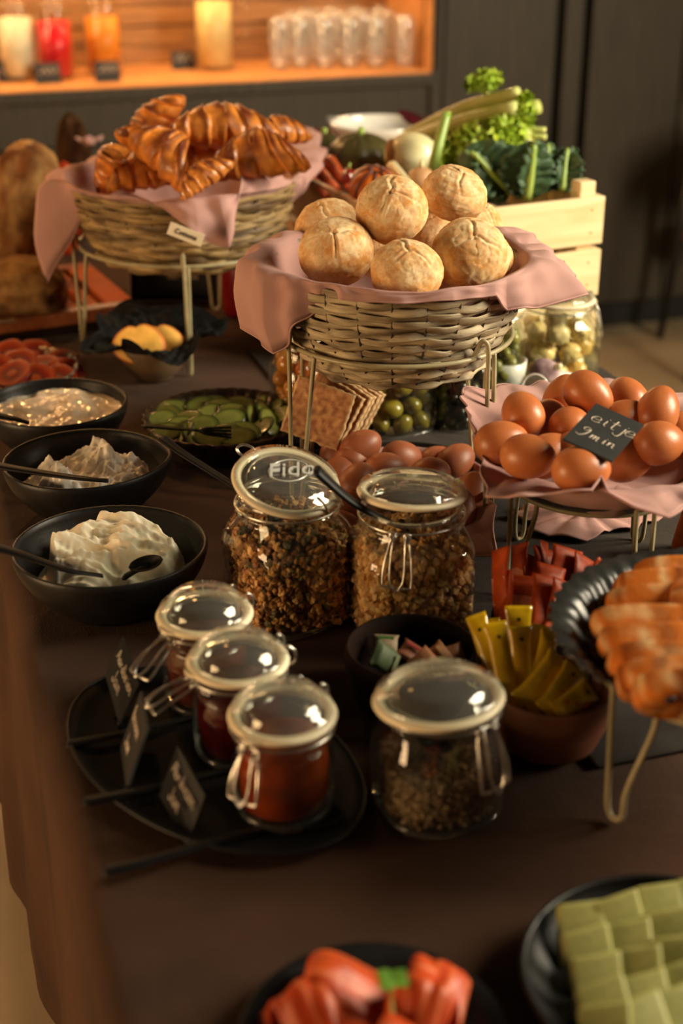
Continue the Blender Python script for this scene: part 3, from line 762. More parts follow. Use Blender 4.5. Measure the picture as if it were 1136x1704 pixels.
def seedstuff(name, n, w, z0, z1, e, scale, palette, label, c, rs, mat='attr', top=None, core=None, edge=.86):
    """grains filling a jar: the ones seen against the glass and on top are modelled, round a solid core"""
    Wm = w/2
    def pos(i):
        if i % 4 == 0:
            a = rs.random()*6.283; r = Wm*math.sqrt(rs.random())*.93; z = z1+(rs.random()-.5)*.006+(top(r*math.cos(a), r*math.sin(a)) if top else 0)
        else:
            a = rs.random()*6.283; r = Wm*(edge+.11*rs.random()); z = z0+(z1-z0)*rs.random()
        q = r/((abs(math.cos(a))**e+abs(math.sin(a))**e)**(1/e))
        return (q*math.cos(a), q*math.sin(a), z)
    g, cc = lumps(n, pos, scale, palette, rs)
    core_g = lathe([(.001, z0), (Wm*.80, z0), (Wm*.88, z0+.006), (Wm*.88, z1-.004), (Wm*.8, z1-.001), (.001, z1-.001)], 40, e)  # unseen core added to block light through the jar, in a darkened grain colour
    cv = core_g[0]; cc = np.vstack([cc, np.tile(np.array([[palette[0][0]*.5, palette[0][1]*.5, palette[0][2]*.5, 1]]), (len(cv), 1))])
    o = mesh(name, join(g, core_g), M[mat], loc=c, cols=cc, smooth=False)
    return tag(o, label, 'food', kind='stuff')
# ================================================================= OBJECTS
UPV = Vector((0, 0, 1))
# ---- bread rolls in the front basket
rc = at(660, 548, T+.21); rH = .21
stand(rc, 'tall olive wire stand carrying the basket of bread rolls', .1265, rH, [(217, None), (316, None, .013), (42, None), (138, None)], spread=.019)
bz = T+rH-.034
basket(rc, bz, 'grey willow basket full of bread rolls on the tall centre stand', .137, .094, .112, 16, M['willow'], seed=2)
rz = bz+.112
K = [(270, None, .004), (290, None, .003), (310, None, .006), (250, None, .004),
     (atd(880, 512, 1.47), .2), (atd(905, 508, 1.475), .2), (atd(972, 491, 1.51), .3), (atd(925, 432, 1.60), .3), (atd(862, 380, 1.70), .2), (atd(846, 398, 1.74), .2),
     (75, None, .01), (100, None, .01), (125, None, .008),
     (atd(497, 405, 1.70), .2), (atd(452, 424, 1.66), .3), (atd(424, 478, 1.60), .45), (atd(411, 550, 1.56), .5), (atd(456, 588, 1.50), .4), (atd(478, 565, 1.48), .3), (atd(518, 520, 1.455), .15), (atd(560, 492, 1.45), .1), (245, None, .004)]
K[4] = (atd(845, 515, 1.455), .1)
np1 = napkin(rc, rz, .141, .07, K, 'mauve linen napkin under the bread rolls, draped over both sides', seed=1, wr_=.009)
gR = 'crusty bread rolls in the basket'
roll(545, 378, 55, 1.64, 3, (-.3, .3), 1.0, 'golden bread roll at the back left edge of the basket')
roll(715, 388, 47, 1.66, 2, (.1, .6), 2.2, 'bread roll glimpsed in the middle between the upper and lower rolls')
roll(795, 372, 42, 1.70, 1, (.4, .5), 2.9, 'half hidden pale bread roll behind the large right roll')
roll(812, 426, 44, 1.54, 2, (.5, .3), .4, 'small edge of a bread roll peeking out at the far right of the basket')
roll(756, 323, 55, 1.60, 1, (.25, .35), 4.0, 'round bread roll at the upper right of the pile, by the kale leaves')
roll(560, 420, 63, 1.50, 2, (-.1, .75), 5.3, 'large golden bread roll at the front left of the basket')
roll(783, 424, 65, 1.475, 1, (.1, .8), 1.6, 'large floury bread roll at the front right with a split crust')
roll(676, 452, 61, 1.44, 3, (.05, .55), 3.3, 'bread roll at the front middle, lowest at the basket rim')
roll(653, 349, 61, 1.51, 2, (-.12, .85), .2, 'topmost floury bread roll crowning the pile')
roll(640, 425, 50, 1.60, 3, (0, .4), 1.2, 'shadowed bread roll buried in the centre of the pile')
# label on the roll napkin
def fabric_tag(c, right, up, w, h, label, text):
    n = right.cross(up); m = Matrix((right, up, n)).transposed().to_4x4()
    t = thing('fabric_label', c, label, 'label'); t.matrix_world = Matrix.Translation(c) @ m
    mesh('cloth', box(-w/2, w/2, -h/2, h/2, -.0005, .0005, .0003, 1), M['tag'], t, smooth=False)
    if text:
        textmesh('printing', text, h*.52, .0002, t, M['ink'], (0, 0, .0008), offset=.0002)
    return t
# ---- croissants
cc0 = at(308, 398, T+.16); cH = .16
stand(cc0, 'olive wire stand carrying the croissant basket', .157, cH, [(276, .162, .0035), (204, .166), (80, .162), (350, .162)], spread=.019)
bz = T+cH-.022
basket(cc0, bz, 'brown willow basket of croissants on its wire stand', .165, .122, .112, 15, M['willowd'], nst=26, seed=5)
rz2 = bz+.112
K = [(atd(133, 318, 2.06), .1), (atd(100, 300, 2.25), .2), (atd(58, 374, 2.16), .35), (atd(82, 472, 2.10), .4), (atd(104, 420, 2.07), .3), (atd(136, 336, 2.03), .15),
     (atd(205, 318, 1.965), .12), (atd(272, 345, 1.935), .15), (atd(330, 392, 1.92), .25), (atd(379, 413, 1.93), .3), (atd(396, 338, 1.95), .2), (atd(404, 282, 1.97), .1), (atd(420, 262, 1.985), .1),
     (atd(445, 272, 2.02), .05), (atd(468, 300, 2.06), .05), (atd(474, 350, 2.10), .25), (atd(500, 322, 2.13), .35), (atd(541, 270, 2.18), .4), (atd(531, 224, 2.30), .3), (atd(497, 216, 2.33), .2),
     (60, None, .01), (90, None, .01), (120, None, .01), (150, None, .006)]
K = [k for k in K if not (isinstance(k[0], Vector) and False)]
np2 = napkin(cc0, rz2, .169, .06, K, 'mauve linen napkin under the croissants with one corner hanging at the front', seed=4, wr_=.010)
tq = (r3*.93-UPV*.37).normalized(); tu = (UPV*.93+r3*.37-fh*.0).normalized(); tu = (tu-tq*tu.dot(tq)).normalized()
fabric_tag(atd(309, 390, 1.895), tq, tu, .048, .0175, 'small cream printed label sewn on the croissant napkin edge', 'Cottona')
croissant(372, 203, 2.06, 1, (1, -.10, .2), (.1, 1, -.25), 'largest croissant lying across the top of the pile', 1.02)
croissant(430, 246, 2.00, 0, (1, .12, -.1), (0, .9, -.5), 'long croissant at the right lying over the napkin edge', 1.0)
croissant(282, 246, 1.98, 2, (.75, -.55, -.4), (.3, .9, -.5), 'striped croissant at the front middle pointing down right', 1.0)
croissant(250, 200, 2.10, 1, (.62, .75, .1), (-.5, .7, -.5), 'croissant pointing up at the left of the top one', .80)
croissant(190, 262, 2.02, 2, (.25, .65, -.7), (-.3, .8, -.5), 'short darker croissant at the left end of the basket', .78)
croissant(238, 276, 2.02, 0, (.9, .1, .3), (0, 1, -.3), 'shaded croissant low in the pile beside the napkin', .8)
croissant(335, 284, 1.95, 1, (.8, .45, .4), (-.2, .8, -.4), 'croissant tip poking out just above the napkin front', .55)
croissant(352, 236, 2.10, 2, (1, .2, .2), (0, 1, -.3), 'croissant hidden in the dark middle of the pile', .95)
croissant(462, 208, 2.14, 0, (.9, -.15, .5), (0, 1, -.3), 'reddish croissant end at the back right of the pile', .62)

# ---- boiled eggs on the right stand
ec = at(988, 797, T+.11); eH = .11
stand(ec, 'low wire stand under the dish of boiled eggs', .088, eH, [(212, None), (292, None), (128, None), (48, None)])
eb = thing('egg_dish', (ec.x, ec.y, T+eH-.012), 'dark shallow dish holding the boiled eggs and napkin', 'dish')
mesh('dish_body', bowlgeo(.106, .034, .065), M['bronze'], eb)
erz = T+eH+.034
K = [(atd(766, 652, 1.50), .15), (atd(785, 700, 1.43), .15), (atd(797, 752, 1.36), .2), (atd(812, 827, 1.30), .4), (atd(880, 826, 1.26), .35), (atd(940, 818, 1.245), .25), (atd(984, 815, 1.24), .15), (atd(1000, 792, 1.25), .1),
     (atd(1012, 818, 1.24), .2), (atd(1060, 845, 1.235), .35), (atd(1108, 861, 1.24), .4), (atd(1150, 838, 1.27), .3), (atd(1215, 770, 1.36), .3), (atd(1240, 690, 1.5), .3), (atd(1180, 650, 1.6), .2),
     (atd(1100, 662, 1.60), .1), (atd(1040, 640, 1.62), .1), (atd(965, 628, 1.64), .15), (atd(925, 637, 1.62), .15), (atd(850, 640, 1.58), .12)]
np3 = napkin(ec, erz, .118, .034, K, 'mauve linen napkin folded round the boiled eggs', seed=8, wr_=.008)
gE = 'boiled brown eggs in the napkin on the right'
EG = [(912, 700, 1.44, (.2, .3, 1), 'dark shaded egg in the gap left of the sign'), (937, 665, 1.47, (.3, 1, .5), 'egg half hidden behind the topmost egg'),
      (1043, 664, 1.47, (-.3, .5, 1), 'shadowed egg behind the sign, right of the topmost egg'), (1040, 700, 1.41, (.8, .2, .5), 'egg directly behind the top corner of the sign'),
      (912, 757, 1.37, (.8, .3, .4), 'egg hidden behind the front left pair'), (960, 752, 1.37, (.9, .1, .4), 'dark egg under the left corner of the sign'), (1042, 765, 1.36, (1, .1, .3), 'egg under the lower right corner of the sign'),
      (1010, 738, 1.40, (.8, .1, .6), 'egg under the middle of the sign'),
      (869, 689, 1.40, (-.2, .4, 1), 'round looking egg at the upper left of the dish'), (834, 736, 1.37, (1, .15, .2), 'egg lying lengthwise at the left edge of the napkin'),
      (1094, 684, 1.40, (.4, .8, .6), 'lightest egg at the upper right'), (1098, 737, 1.35, (.9, -.1, .5), 'egg at the right lying below the lightest one'),
      (948, 711, 1.40, (.3, -.2, 1), 'egg touching the left edge of the sign'), (1135, 722, 1.44, (.2, .5, 1), 'egg cut by the right edge of the picture'),
      (979, 656, 1.41, (.75, -.45, -.4), 'topmost large egg above the sign'), (879, 760, 1.32, (.85, .1, -.5), 'front left egg with a shiny crown'), (967, 782, 1.28, (1, 0, .1), 'egg lying low at the front edge of the napkin')]
for px, py, D, ax, lb in EG: egg(atd(px, py, D), ax, lb, gE, sc=1.0)
# slate sign
sg = thing('egg_sign', atd(1003, 727, 1.295), 'small black square sign reading eitje 9 min, propped on the eggs', 'sign')
sr = (r3*.80-UPV*.42+fh*.18).normalized(); su = (UPV*.50+r3*.50+fh*.60); su = (su-sr*su.dot(sr)).normalized()
# directions follow the tilted card: bottom edge runs down to the right
P00, P10, P11, P01 = atd(937, 731, 1.275), atd(1017, 769, 1.262), atd(1071, 708, 1.32), atd(990, 673, 1.335)
ctr = (P00+P10+P11+P01)/4; sg.location = ctr
sr = ((P10-P00)+(P11-P01)).normalized(); su = ((P01-P00)+(P11-P10)); nn = sr.cross(su).normalized(); su = nn.cross(sr)
mm = Matrix((sr, su, nn)).transposed().to_4x4(); mm.translation = ctr; sg.matrix_world = mm
Wd = ((P10-P00).length+(P11-P01).length)/2; Hd = ((P01-P00).length+(P11-P10).length)/2
sk = ((P01-P00)+(P11-P10)).normalized().dot(sr)*Hd/2
v = [(-Wd/2-sk, -Hd/2, -.0012), (Wd/2-sk, -Hd/2, -.0012), (Wd/2+sk, Hd/2, -.0012), (-Wd/2+sk, Hd/2, -.0012)]; v += [(a, b, .0012) for a, b, c in v]
mesh('board', (v, [(3, 2, 1, 0), (4, 5, 6, 7), (0, 1, 5, 4), (1, 2, 6, 5), (2, 3, 7, 6), (3, 0, 4, 7)]), M['chalkb'], sg, smooth=False)
write(sg, 'eitje', (-Wd*.38, Hd*.10, .0016), (1, 0, 0), (.15, 1, 0), .019, .00042, .2)
write(sg, '9', (-Wd*.42, -Hd*.27, .0016), (1, 0, 0), (.15, 1, 0), .017, .00042, name='writing')
write(sg, 'min', (-Wd*.16, -Hd*.27, .0016), (1, 0, 0), (.15, 1, 0), .014, .00042, name='writing')
# ---- white egg cups and small things behind
def eggcup(p, rzv, rad, h, label, tilt=None):
    o = mesh('egg_cup', lathe([(.001, 0), (rad*.5, 0), (rad*.55, .004), (rad*.75, h*.25), (rad*.95, h*.6), (rad, h), (rad-.003, h), (rad*.92-.002, h*.6), (rad*.7, h*.3), (.001, h*.18)], 48), M['white'], loc=p)
    if tilt: o.matrix_world = Matrix.Translation(p) @ orient(tilt)
    return tag(o, label, 'egg cup', 'white egg cups behind the boiled eggs')
eggcup(at(838, 650, T+.003)+UPV*.0, 0, .030, .046, 'upright white egg cup beside the rolls stand')
eggcup(atd(962, 640, 1.93), 0, .032, .044, 'tipped white egg cup behind the topmost boiled egg', tilt=(r3*-.75-UPV*.2-fh*.3))
eggcup(atd(925, 652, 1.88), 0, .022, .03, 'white egg cup lying flat in front of the purple bulb', tilt=(r3*.3+UPV*.2-fh*.8))
eggcup(atd(893, 645, 1.86), 0, .018, .03, 'small white egg cup with its rim toward the napkin', tilt=(r3*-.2+UPV*.3-fh*.8))
gb = mesh('garlic_bulb', ball(.020, .018, .020, 32, 20, lambda p: 1+.06*abs(math.cos(4*math.atan2(p.y, p.x)))*(1-p.z*p.z)+(.25*max(0, p.z-.8)*4)), noisy('purple_garlic_skin', lin(150, 118, 128), lin(190, 164, 164), 30, .6, .2), loc=atd(905, 620, 1.90))
gb.rotation_euler = (R(50), R(30), 0)
tag(gb, 'purplish garlic bulb in front of the cauliflower jar', 'garlic')
mesh('stem', tube([(0, 0, .018), (.002, 0, .028), (.001, 0, .032)], [.006, .004, .003], 8), M['gasket'], gb)

# ---- loose napkin and brown eggs behind the granola jars
pc = at(672, 830, T)
K = [(60, None, 0), (90, None, 0), (120, None, 0), (160, None, .004), (200, None, .008), (at(572, 905, T+.004), .4), (at(600, 925, T+.003), .4), (at(690, 935, T+.003), .4), (at(770, 925, T+.004), .4), (atd(824, 925, 1.50), .3), (atd(822, 845, 1.53), .3), (atd(800, 800, 1.62), .2), (20, None, 0)]
pn = thing('egg_tray', (pc.x, pc.y, T+.004), 'low dark tray under the pile of brown eggs behind the granola jars', 'tray')
mesh('tray_body', bowlgeo(.112, .022, .085), M['blackc'], pn)
napkin(pc, T+.018, .098, .008, K, 'mauve linen napkin under the pile of brown eggs behind the granola jars', seed=12, wr_=.005)
gP = 'raw brown eggs piled behind the granola jars'
for px, py, D, ax, lb in [
      (588, 765, 1.66, (.5, .2, 1), 'raw egg sitting behind and below the top one at the left'), (562, 752, 1.72, (.3, .8, .4), 'raw egg behind the lid of the opened granola jar'), (563, 790, 1.64, (.2, .3, 1), 'raw egg partly hidden by the granola jar lid'),
      (728, 770, 1.72, (1, .1, .5), 'dark raw egg at the back right of the pile'), (758, 768, 1.70, (.7, .4, .5), 'dark raw egg at the far back right of the pile'), (668, 762, 1.70, (1, -.2, .5), 'raw egg at the back centre of the pile'),
      (642, 782, 1.64, (1, 0, .3), 'raw egg lying lengthwise above the right jar lid'), (716, 790, 1.63, (.8, 0, .6), 'speckled raw egg peeping over the right jar lid'), (595, 803, 1.59, (.5, .5, .8), 'raw egg left of the black spoon handle'),
      (784, 822, 1.60, (.2, .9, .2), 'upright raw egg at the right end of the pile'), (762, 850, 1.55, (.2, .9, .3), 'raw egg half hidden behind the right granola jar'), (575, 850, 1.56, (.5, .4, .8), 'raw egg seen in the gap between the two granola jars'), (560, 880, 1.53, (.9, .1, .4), 'lowest raw egg between the two granola jars'),
      (600, 745, 1.66, (.85, .5, .2), 'topmost raw egg tilted against the crispbread')]:
    egg(atd(px, py, D), ax, lb, gP, 'egg2', sc=.98)

# ---- napkin lying on the runner under the egg stand
def crump(u, v):
    a = u*2*math.pi; r = v*(.060+.012*math.sin(3*a+1)+.006*math.sin(7*a)); x = r*math.cos(a)*1.25; y = r*math.sin(a)*.7
    return (x, y, .004+.018*(1-v)*(1+.5*fb((x, y, 0), 30, 3))+.005*abs(math.sin(a*6))*v)
fn_ = at(965, 872, T+.003)
o = mesh('linen_napkin', grid(crump, 72, 18, True), M['mauve'], loc=fn_, rot=(0, 0, -YAW)); solid(o, .0016, 1)
tag(o, 'crumpled mauve napkin lying on the runner beneath the egg stand', 'napkin', 'mauve linen napkins')

# ---- granola jars
rs = random.Random(11)
j1 = at(482, 1018, T); jar, sq = fido(j1, 'large clip top jar of dark granola, its lid propped open', .113, .105, .0475, 3.6, R(20))
GP = [lin(186, 130, 70), lin(160, 104, 52), lin(214, 168, 106), lin(126, 84, 44), lin(200, 148, 84), lin(92, 82, 48), lin(176, 122, 66), lin(132, 84, 52)]
seedstuff('granola', 2600, .107, .008, .094, 3.6, lambda i: ((.0040+.0022*rs.random()), (.0034+.0018*rs.random()), .0016+.0020*rs.random()), GP,
          'dark granola of oats, seeds and nuts filling the left open jar', j1, rs, top=lambda x, y: .006*math.cos(x*40))
bpy.context.view_layer.update()
def local(o, p): return o.matrix_world.inverted() @ Vector(p)
def lidmat(jobj, px, py, D, nrm): 
    bpy.context.view_layer.update()
    return jobj.matrix_world.inverted() @ (Matrix.Translation(atd(px, py, D)) @ orient(nrm))
dj = lambda p: (Vector(p)-C0).dot(f3)
D1 = dj((j1.x, j1.y, T+.14))
lm = lidmat(jar, 477, 800, D1-.002, UPV-fh*.24+r3*.20)
jarlid(jar, .0510, lm, emboss=True)
tp = lambda phi, r, z, c: Vector((c.x+r*math.cos(ca(phi)), c.y+r*math.sin(ca(phi)), z))
wires(jar, [(local(jar, atd(528, 828, D1-.045)), local(jar, tp(322, .051, T+.123, j1))), (local(jar, atd(556, 822, D1-.02)), local(jar, tp(345, .055, T+.123, j1)))])
mesh('latch_loop', tube(smoothpath([local(jar, atd(a, b, D1+.035)) for a, b in ((415, 762), (400, 756), (394, 746), (404, 740), (418, 744), (425, 752))], 5), .0014, 7), M['clip'], jar)
mesh('hinge_wire', tube(smoothpath([local(jar, atd(a, b, D1)) for a, b in ((394, 832), (393, 846), (398, 856), (388, 872), (379, 880))], 4), .0013, 7), M['clip'], jar)
spoon([atd(266, 726, 1.47), atd(300, 752, 1.45), atd(360, 790, 1.42), atd(425, 832, 1.38), atd(460, 866, 1.36)], 'long black spoon reaching left out of the dark granola jar', hw=.0055,
      bowl=(atd(470, 880, 1.355), (r3*.5-UPV*.6), (UPV+r3*.5), .045, .03))
j2 = at(681, 1038, T); jar2, sq = fido(j2, 'large clip top jar of pale oat clusters, lid tipped back', .113, .105, .0475, 3.6, R(-6))
OP = [lin(222, 172, 108), lin(200, 146, 82), lin(232, 190, 130), lin(184, 124, 66), lin(214, 160, 96)]
seedstuff('oat_clusters', 2000, .106, .008, .088, 3.6, lambda i: ((.0052+.003*rs.random()), (.0044+.002*rs.random()), .0034+.0024*rs.random()), OP,
          'pale crunchy oat clusters filling the right open jar', j2, rs, top=lambda x, y: .014*max(0, 1-((x-.012)**2+(y-.01)**2)/.0012)+.004)
D2 = dj((j2.x, j2.y, T+.14))
jarlid(jar2, .0505, lidmat(jar2, 686, 815, D2+.002, UPV+fh*.10+r3*.03))
latch(jar2, 262, .0475, .118, 14, .046, .0135)
wires(jar2, [(local(jar2, tp(75, .050, T+.125, j2)), local(jar2, atd(700, 800, D2+.05))), (local(jar2, tp(105, .050, T+.125, j2)), local(jar2, atd(655, 800, D2+.05)))])
spoon([atd(524, 780, 1.30), atd(545, 800, 1.305), atd(590, 838, 1.315), atd(642, 866, 1.33), atd(675, 880, 1.345)], 'black spoon with a rounded handle standing in the pale oat jar', hw=.0092,
      bowl=(atd(690, 886, 1.35), (r3*.6-UPV*.5), (UPV+r3*.4), .04, .028))

# ---- chia jar
j3 = at(725, 1335, T); jar3, sq = fido(j3, 'bulbous clip top jar a third full of chia seeds in the foreground', .1, .079, .0455, 2.6, R(5))
CP = [lin(178, 146, 110), lin(132, 104, 78), lin(204, 172, 134), lin(100, 78, 60), lin(156, 124, 92)]
seedstuff('chia_seeds', 3600, .094, .008, .044, 2.6, lambda i: (.0014, .0011, .0009), CP, 'grey brown chia seeds in the foreground jar', j3, rs, edge=.84)
D3 = dj((j3.x, j3.y, T+.1))
jarlid(jar3, .0485, lidmat(jar3, 729, 1157, D3-.012, UPV-r3*.07+fh*.07), dome=.004)
latch(jar3, 305, .0455, .093, 12, .046, .0145)
wires(jar3, [(local(jar3, tp(115, .049, T+.097, j3)), local(jar3, atd(702, 1128, D3+.05)))])
spoon([atd(672, 1205, D3-.02), atd(690, 1215, D3-.01), atd(712, 1228, D3+.005)], 'black spoon inside the chia jar', hw=.006, bowl=(atd(722, 1233, D3+.01), (r3*.8-UPV*.3), UPV, .03, .026))

# ---- jams on the black oval plate
J = [at(341, 1190, T+.006), at(388, 1262, T+.006), at(470, 1325, T+.006)]
def jamjar(gpx, gpy, label, jam, phi_l, tilt, jlabel, hw=.0395):
    g = at(gpx, gpy, T+.083); c = Vector((g.x, g.y, T+.006))
    t, s_ = fido(c, label, .079, .060, .0365, 2.05, 0, 'small jam jars on the black plate')
    jarlid(t, .0395, Matrix.Translation((0, 0, .0865)), dome=.006, tab=phi_l)
    latch(t, phi_l, .0375, .072, tilt, .037, .0125)
    h = ca(phi_l+180); 
    for s in (-.25, .25):
        a = h+s; mesh('hinge_wire', tube(smoothpath([(.041*math.cos(a), .041*math.sin(a), .094), (.047*math.cos(a), .047*math.sin(a), .088), (.047*math.cos(a), .047*math.sin(a), .078), (.040*math.cos(a), .040*math.sin(a), .075)], 4), .0012, 7), M['clip'], t)
    jm = mesh('jam', lathe([(.0005, .007), (.031, .007), (.0345, .010), (.0352, .03), (.0350, .050), (.034, .056), (.0335, .060), (.0005, .061)], 48, wob=lambda t_, k: 1), jam, loc=c)
    tag(jm, jlabel, 'jam', 'jams filling the small jars', 'stuff'); del jm['kind']
    return c
JA = noisy('apricot_jam', lin(140, 52, 18), lin(164, 70, 26), 40, .15, .2, trans=.25, sss=.4)
JB = noisy('dark_berry_jam', lin(52, 7, 12), lin(84, 12, 18), 40, .15, .2, trans=.2, sss=.3)
JC = noisy('fig_jam', lin(76, 32, 18), lin(104, 46, 26), 40, .15, .2, trans=.2, sss=.3)
c1 = jamjar(341, 1034, 'furthest of the three small jam jars on the black plate', JC, 225, 52, 'brownish jam in the furthest small jar')
c2 = jamjar(396, 1112, 'middle of the three small jam jars, latch sticking out left', JB, 205, 62, 'dark red jam in the middle small jar')
c3 = jamjar(470, 1202, 'nearest of the three small jam jars, holding orange jam', JA, 238, 14, 'orange red jam in the nearest small jar')
pa, pb = at(200, 1155, T+.004), at(500, 1370, T+.004)
pcen = at(352, 1268, T); ang = math.atan2((pb-pa).y, (pb-pa).x)
def plw(t, k):
    a_, b_ = .158, .098; return 1/math.sqrt((math.cos(t)/a_)**2+(math.sin(t)/b_)**2)
pl = mesh('serving_plate', lathe([(.001, .0), (.80, 0), (.93, .003), (1, .008), (.99, .0095), (.92, .006), (.80, .004), (.001, .004)], 96, wob=plw), M['blackp'], loc=(pcen.x, pcen.y, T+.0015), rot=(0, 0, ang))
mesh('rim', tube([(plw(2*math.pi*k/96, 0)*.995*math.cos(2*math.pi*k/96), plw(2*math.pi*k/96, 0)*.995*math.sin(2*math.pi*k/96), .0092) for k in range(96)], .0014, 6, True), M['blackc'], pl)
tag(pl, 'black oval plate under the three jam jars', 'plate')
def jamsign(pt, pl_, pr, pb_, D, label, text):
    """diamond shaped slate: top, left, right, bottom corners"""
    A, B, Cc, Dd = atd(*pt), atd(*pl_), atd(*pb_), atd(*pr)
    ctr = (A+B+Cc+Dd)/4; rt = (Dd-A).normalized(); dn = (B-A); n = rt.cross(-dn).normalized()
    if n.dot(f3) > 0: n = -n
    t = thing('jam_sign', ctr, label, 'sign', 'slate jam signs')
    v = [p-ctr+n*.0012 for p in (A, B, Cc, Dd)]+[p-ctr-n*.0012 for p in (A, B, Cc, Dd)]
    mesh('board', ([tuple(q) for q in v], [(0, 1, 2, 3), (7, 6, 5, 4), (0, 4, 5, 1), (1, 5, 6, 2), (2, 6, 7, 3), (3, 7, 4, 0)]), M['chalkb'], t, smooth=False)
    L = (Dd-A).length; H = dn.length; up = -dn.normalized()
    o0 = A-ctr+n*.0019
    for (tx, q, xo) in text:
        n_ = len(tx); size = min(.010, L*.80/(n_*.64))
        write(t, tx, o0+rt*(L*xo)-up*(H*q), rt, up, size*1.15, .00045, 1.5)
    ft = Vector((ctr.x, ctr.y, T+.007))-ctr
    mesh('clip_foot', tube([Cc-ctr+UPV*.003, Cc-ctr*1.0+UPV*.0-UPV*max(.001, (Cc.z-T-.006))*.8], .002, 6), M['blackg'], t)
    return t
jamsign((205, 1060, 1.275), (176, 1125, 1.255), (232, 1140, 1.235), (199, 1205, 1.215), 0, 'furthest diamond shaped slate sign beside the jam jars', [('Aardbeien', .42, .10), ('Jam', .80, .22)])
jamsign((236, 1150, 1.215), (202, 1245, 1.190), (247, 1212, 1.160), (212, 1312, 1.135), 0, 'middle diamond shaped slate sign, seen nearly edge on', [('Bessen', .40, .12), ('Jam', .78, .2)])
jamsign((296, 1242, 1.150), (266, 1325, 1.125), (342, 1325, 1.10), (312, 1412, 1.085), 0, 'nearest diamond shaped slate sign beside the jam jars', [('Abrikozen', .42, .10), ('Jam', .80, .22)])
for pts, lb, bw in (([(110, 1239), (150, 1231), (200, 1221), (290, 1200), (350, 1185)], 'black spoon behind the others, handle tip left of the middle sign', None),
                ([(138, 1335), (180, 1327), (240, 1314), (330, 1292), (400, 1276)], 'black spoon in the middle of the three, handle over the plate edge', None),
                ([(172, 1450), (220, 1440), (290, 1420), (400, 1388), (490, 1370)], 'nearest black spoon, its handle crossing the front plate rim', (535, 1360))):
    P_ = [at(x, y, T+(.012 if k < 3 else .009)) for k, (x, y) in enumerate(pts)]
    P_[0] = at(*pts[0], T+.010)
    e = P_[-1]; d = (P_[-1]-P_[-2]).normalized()
    spoon(P_, lb, hw=.0052, bowl=(e+d*.018+UPV*.003, d, UPV, .042, .028))

# ---- three stoneware bowls at the left
def cream(c, z, rr, zf, mat, label, name):
    o = mesh(name, inner_surface(rr, zf), mat, loc=(c.x, c.y, z)); return tag(o, label, 'dairy', kind='stuff')
CR = noisy('thick_cream', lin(248, 236, 208), lin(252, 243, 222), 25, .38, .15, 60, sss=.12, sssr=(1, .7, .4), coat=.1)
YG = noisy('glossy_yoghurt', lin(226, 208, 182), lin(238, 222, 198), 25, .16, .1, 60, sss=.2, sssr=(1, .7, .4), coat=.5)
CU = noisy('cottage_curd', lin(248, 240, 224), lin(252, 247, 236), 25, .34, .35, 70, sss=.12, sssr=(1, .7, .4), coat=.2)
ss = lambda a, b, x: (lambda t: t*t*(3-2*t))(max(0, min(1, (x-a)/(b-a))))
def rot2(x, y, a): return x*math.cos(a)+y*math.sin(a), -x*math.sin(a)+y*math.cos(a)
b3 = at(183, 908, T+.066); t = thing('serving_bowl', (b3.x, b3.y, T+.001), 'black stoneware bowl of cream cheese, nearest of the three at the left', 'bowl', 'black stoneware bowls')
mesh('bowl_body', bowlgeo(.0945, .066, .048, wob=lambda t, k: 1+.02*math.cos(2*t+.5)), M['blackc'], t)
def zc(x, y, v):
    a, b = rot2(x, y, -YAW)       # a right, b away
    m = ss(1, .86, math.hypot((a-.004)/.080, (b+.002)/.074)+.10*noise.noise(Vector((a*30, b*30, 1))))*1.0
    stp = ss(-.066, -.055, a+.3*b)*ss(.075, .055, a)
    rid = (1-abs(noise.noise(Vector((a*12, b*70+a*16, 3)))*1.6))*.011+(1-abs(noise.noise(Vector((a*26+4, b*110+a*40, 8)))*1.6))*.004+.010*fb((a, b, 0), 26, 4)
    low = .031+.002*fb((a, b, 0), 30, 3)
    h = low+(.024*ss(-.050, -.020, b+.12*a-.012)*stp+rid*stp*(.4+.6*ss(-.06, -.02, b)))*m
    if a < .02 and b < -.012: h += .010*ss(.03, .0, abs(a+.02))*ss(-.065, -.045, b)
    return (x, y, h if v < .999 else .030)
cream(b3, T+.001, .0745, zc, CR, 'thick cream cheese in the nearest left bowl', 'cream_cheese')
spoon([atd(-30, 905, 1.36), atd(20, 918, 1.355), atd(70, 935, 1.35), atd(118, 950, 1.345), atd(170, 958, 1.36)], 'black spoon sunk in the nearest bowl, handle over its left rim', hw=.0062)
spoon([atd(205, 962, 1.375), atd(228, 948, 1.37), atd(250, 935, 1.375)], 'black spoon bowl poking out of the cream cheese', hw=.006, bowl=(atd(242, 937, 1.368), (r3+UPV*.25), (UPV*.8-fh*.4), .034, .018))
b2 = at(141, 764, T+.066); t = thing('serving_bowl', (b2.x, b2.y, T+.001), 'black stoneware bowl of curd cheese with a pointed lip, middle of the three', 'bowl', 'black stoneware bowls')
mesh('bowl_body', bowlgeo(.090, .066, .046, wob=lambda t, k: 1+.07*max(0, math.cos(t-ca(10)))**12+.02*math.cos(2*t)), M['blackc'], t)
def zd(x, y, v):
    a, b = rot2(x, y, -YAW)
    m = ss(1, .62, math.hypot((a-.002)/.086, (b-.0)/.084)+.12*noise.noise(Vector((a*30, b*30, 1))))
    n = .5+.5*fb((a, b, 0), 22, 5, 2); l = (1-abs(noise.noise(Vector((a*42, b*42, 7)))))**2
    h = .034+m*(.003+.032*n*n*ss(-.05, .01, a+.03)*1.5+.007*l+.005*(1-abs(noise.noise(Vector((a*80, b*80, 4))))*2)+.006*ss(.03, 0, math.hypot(a-.03, b-.02)))
    return (x, y, h if v < .999 else .032)
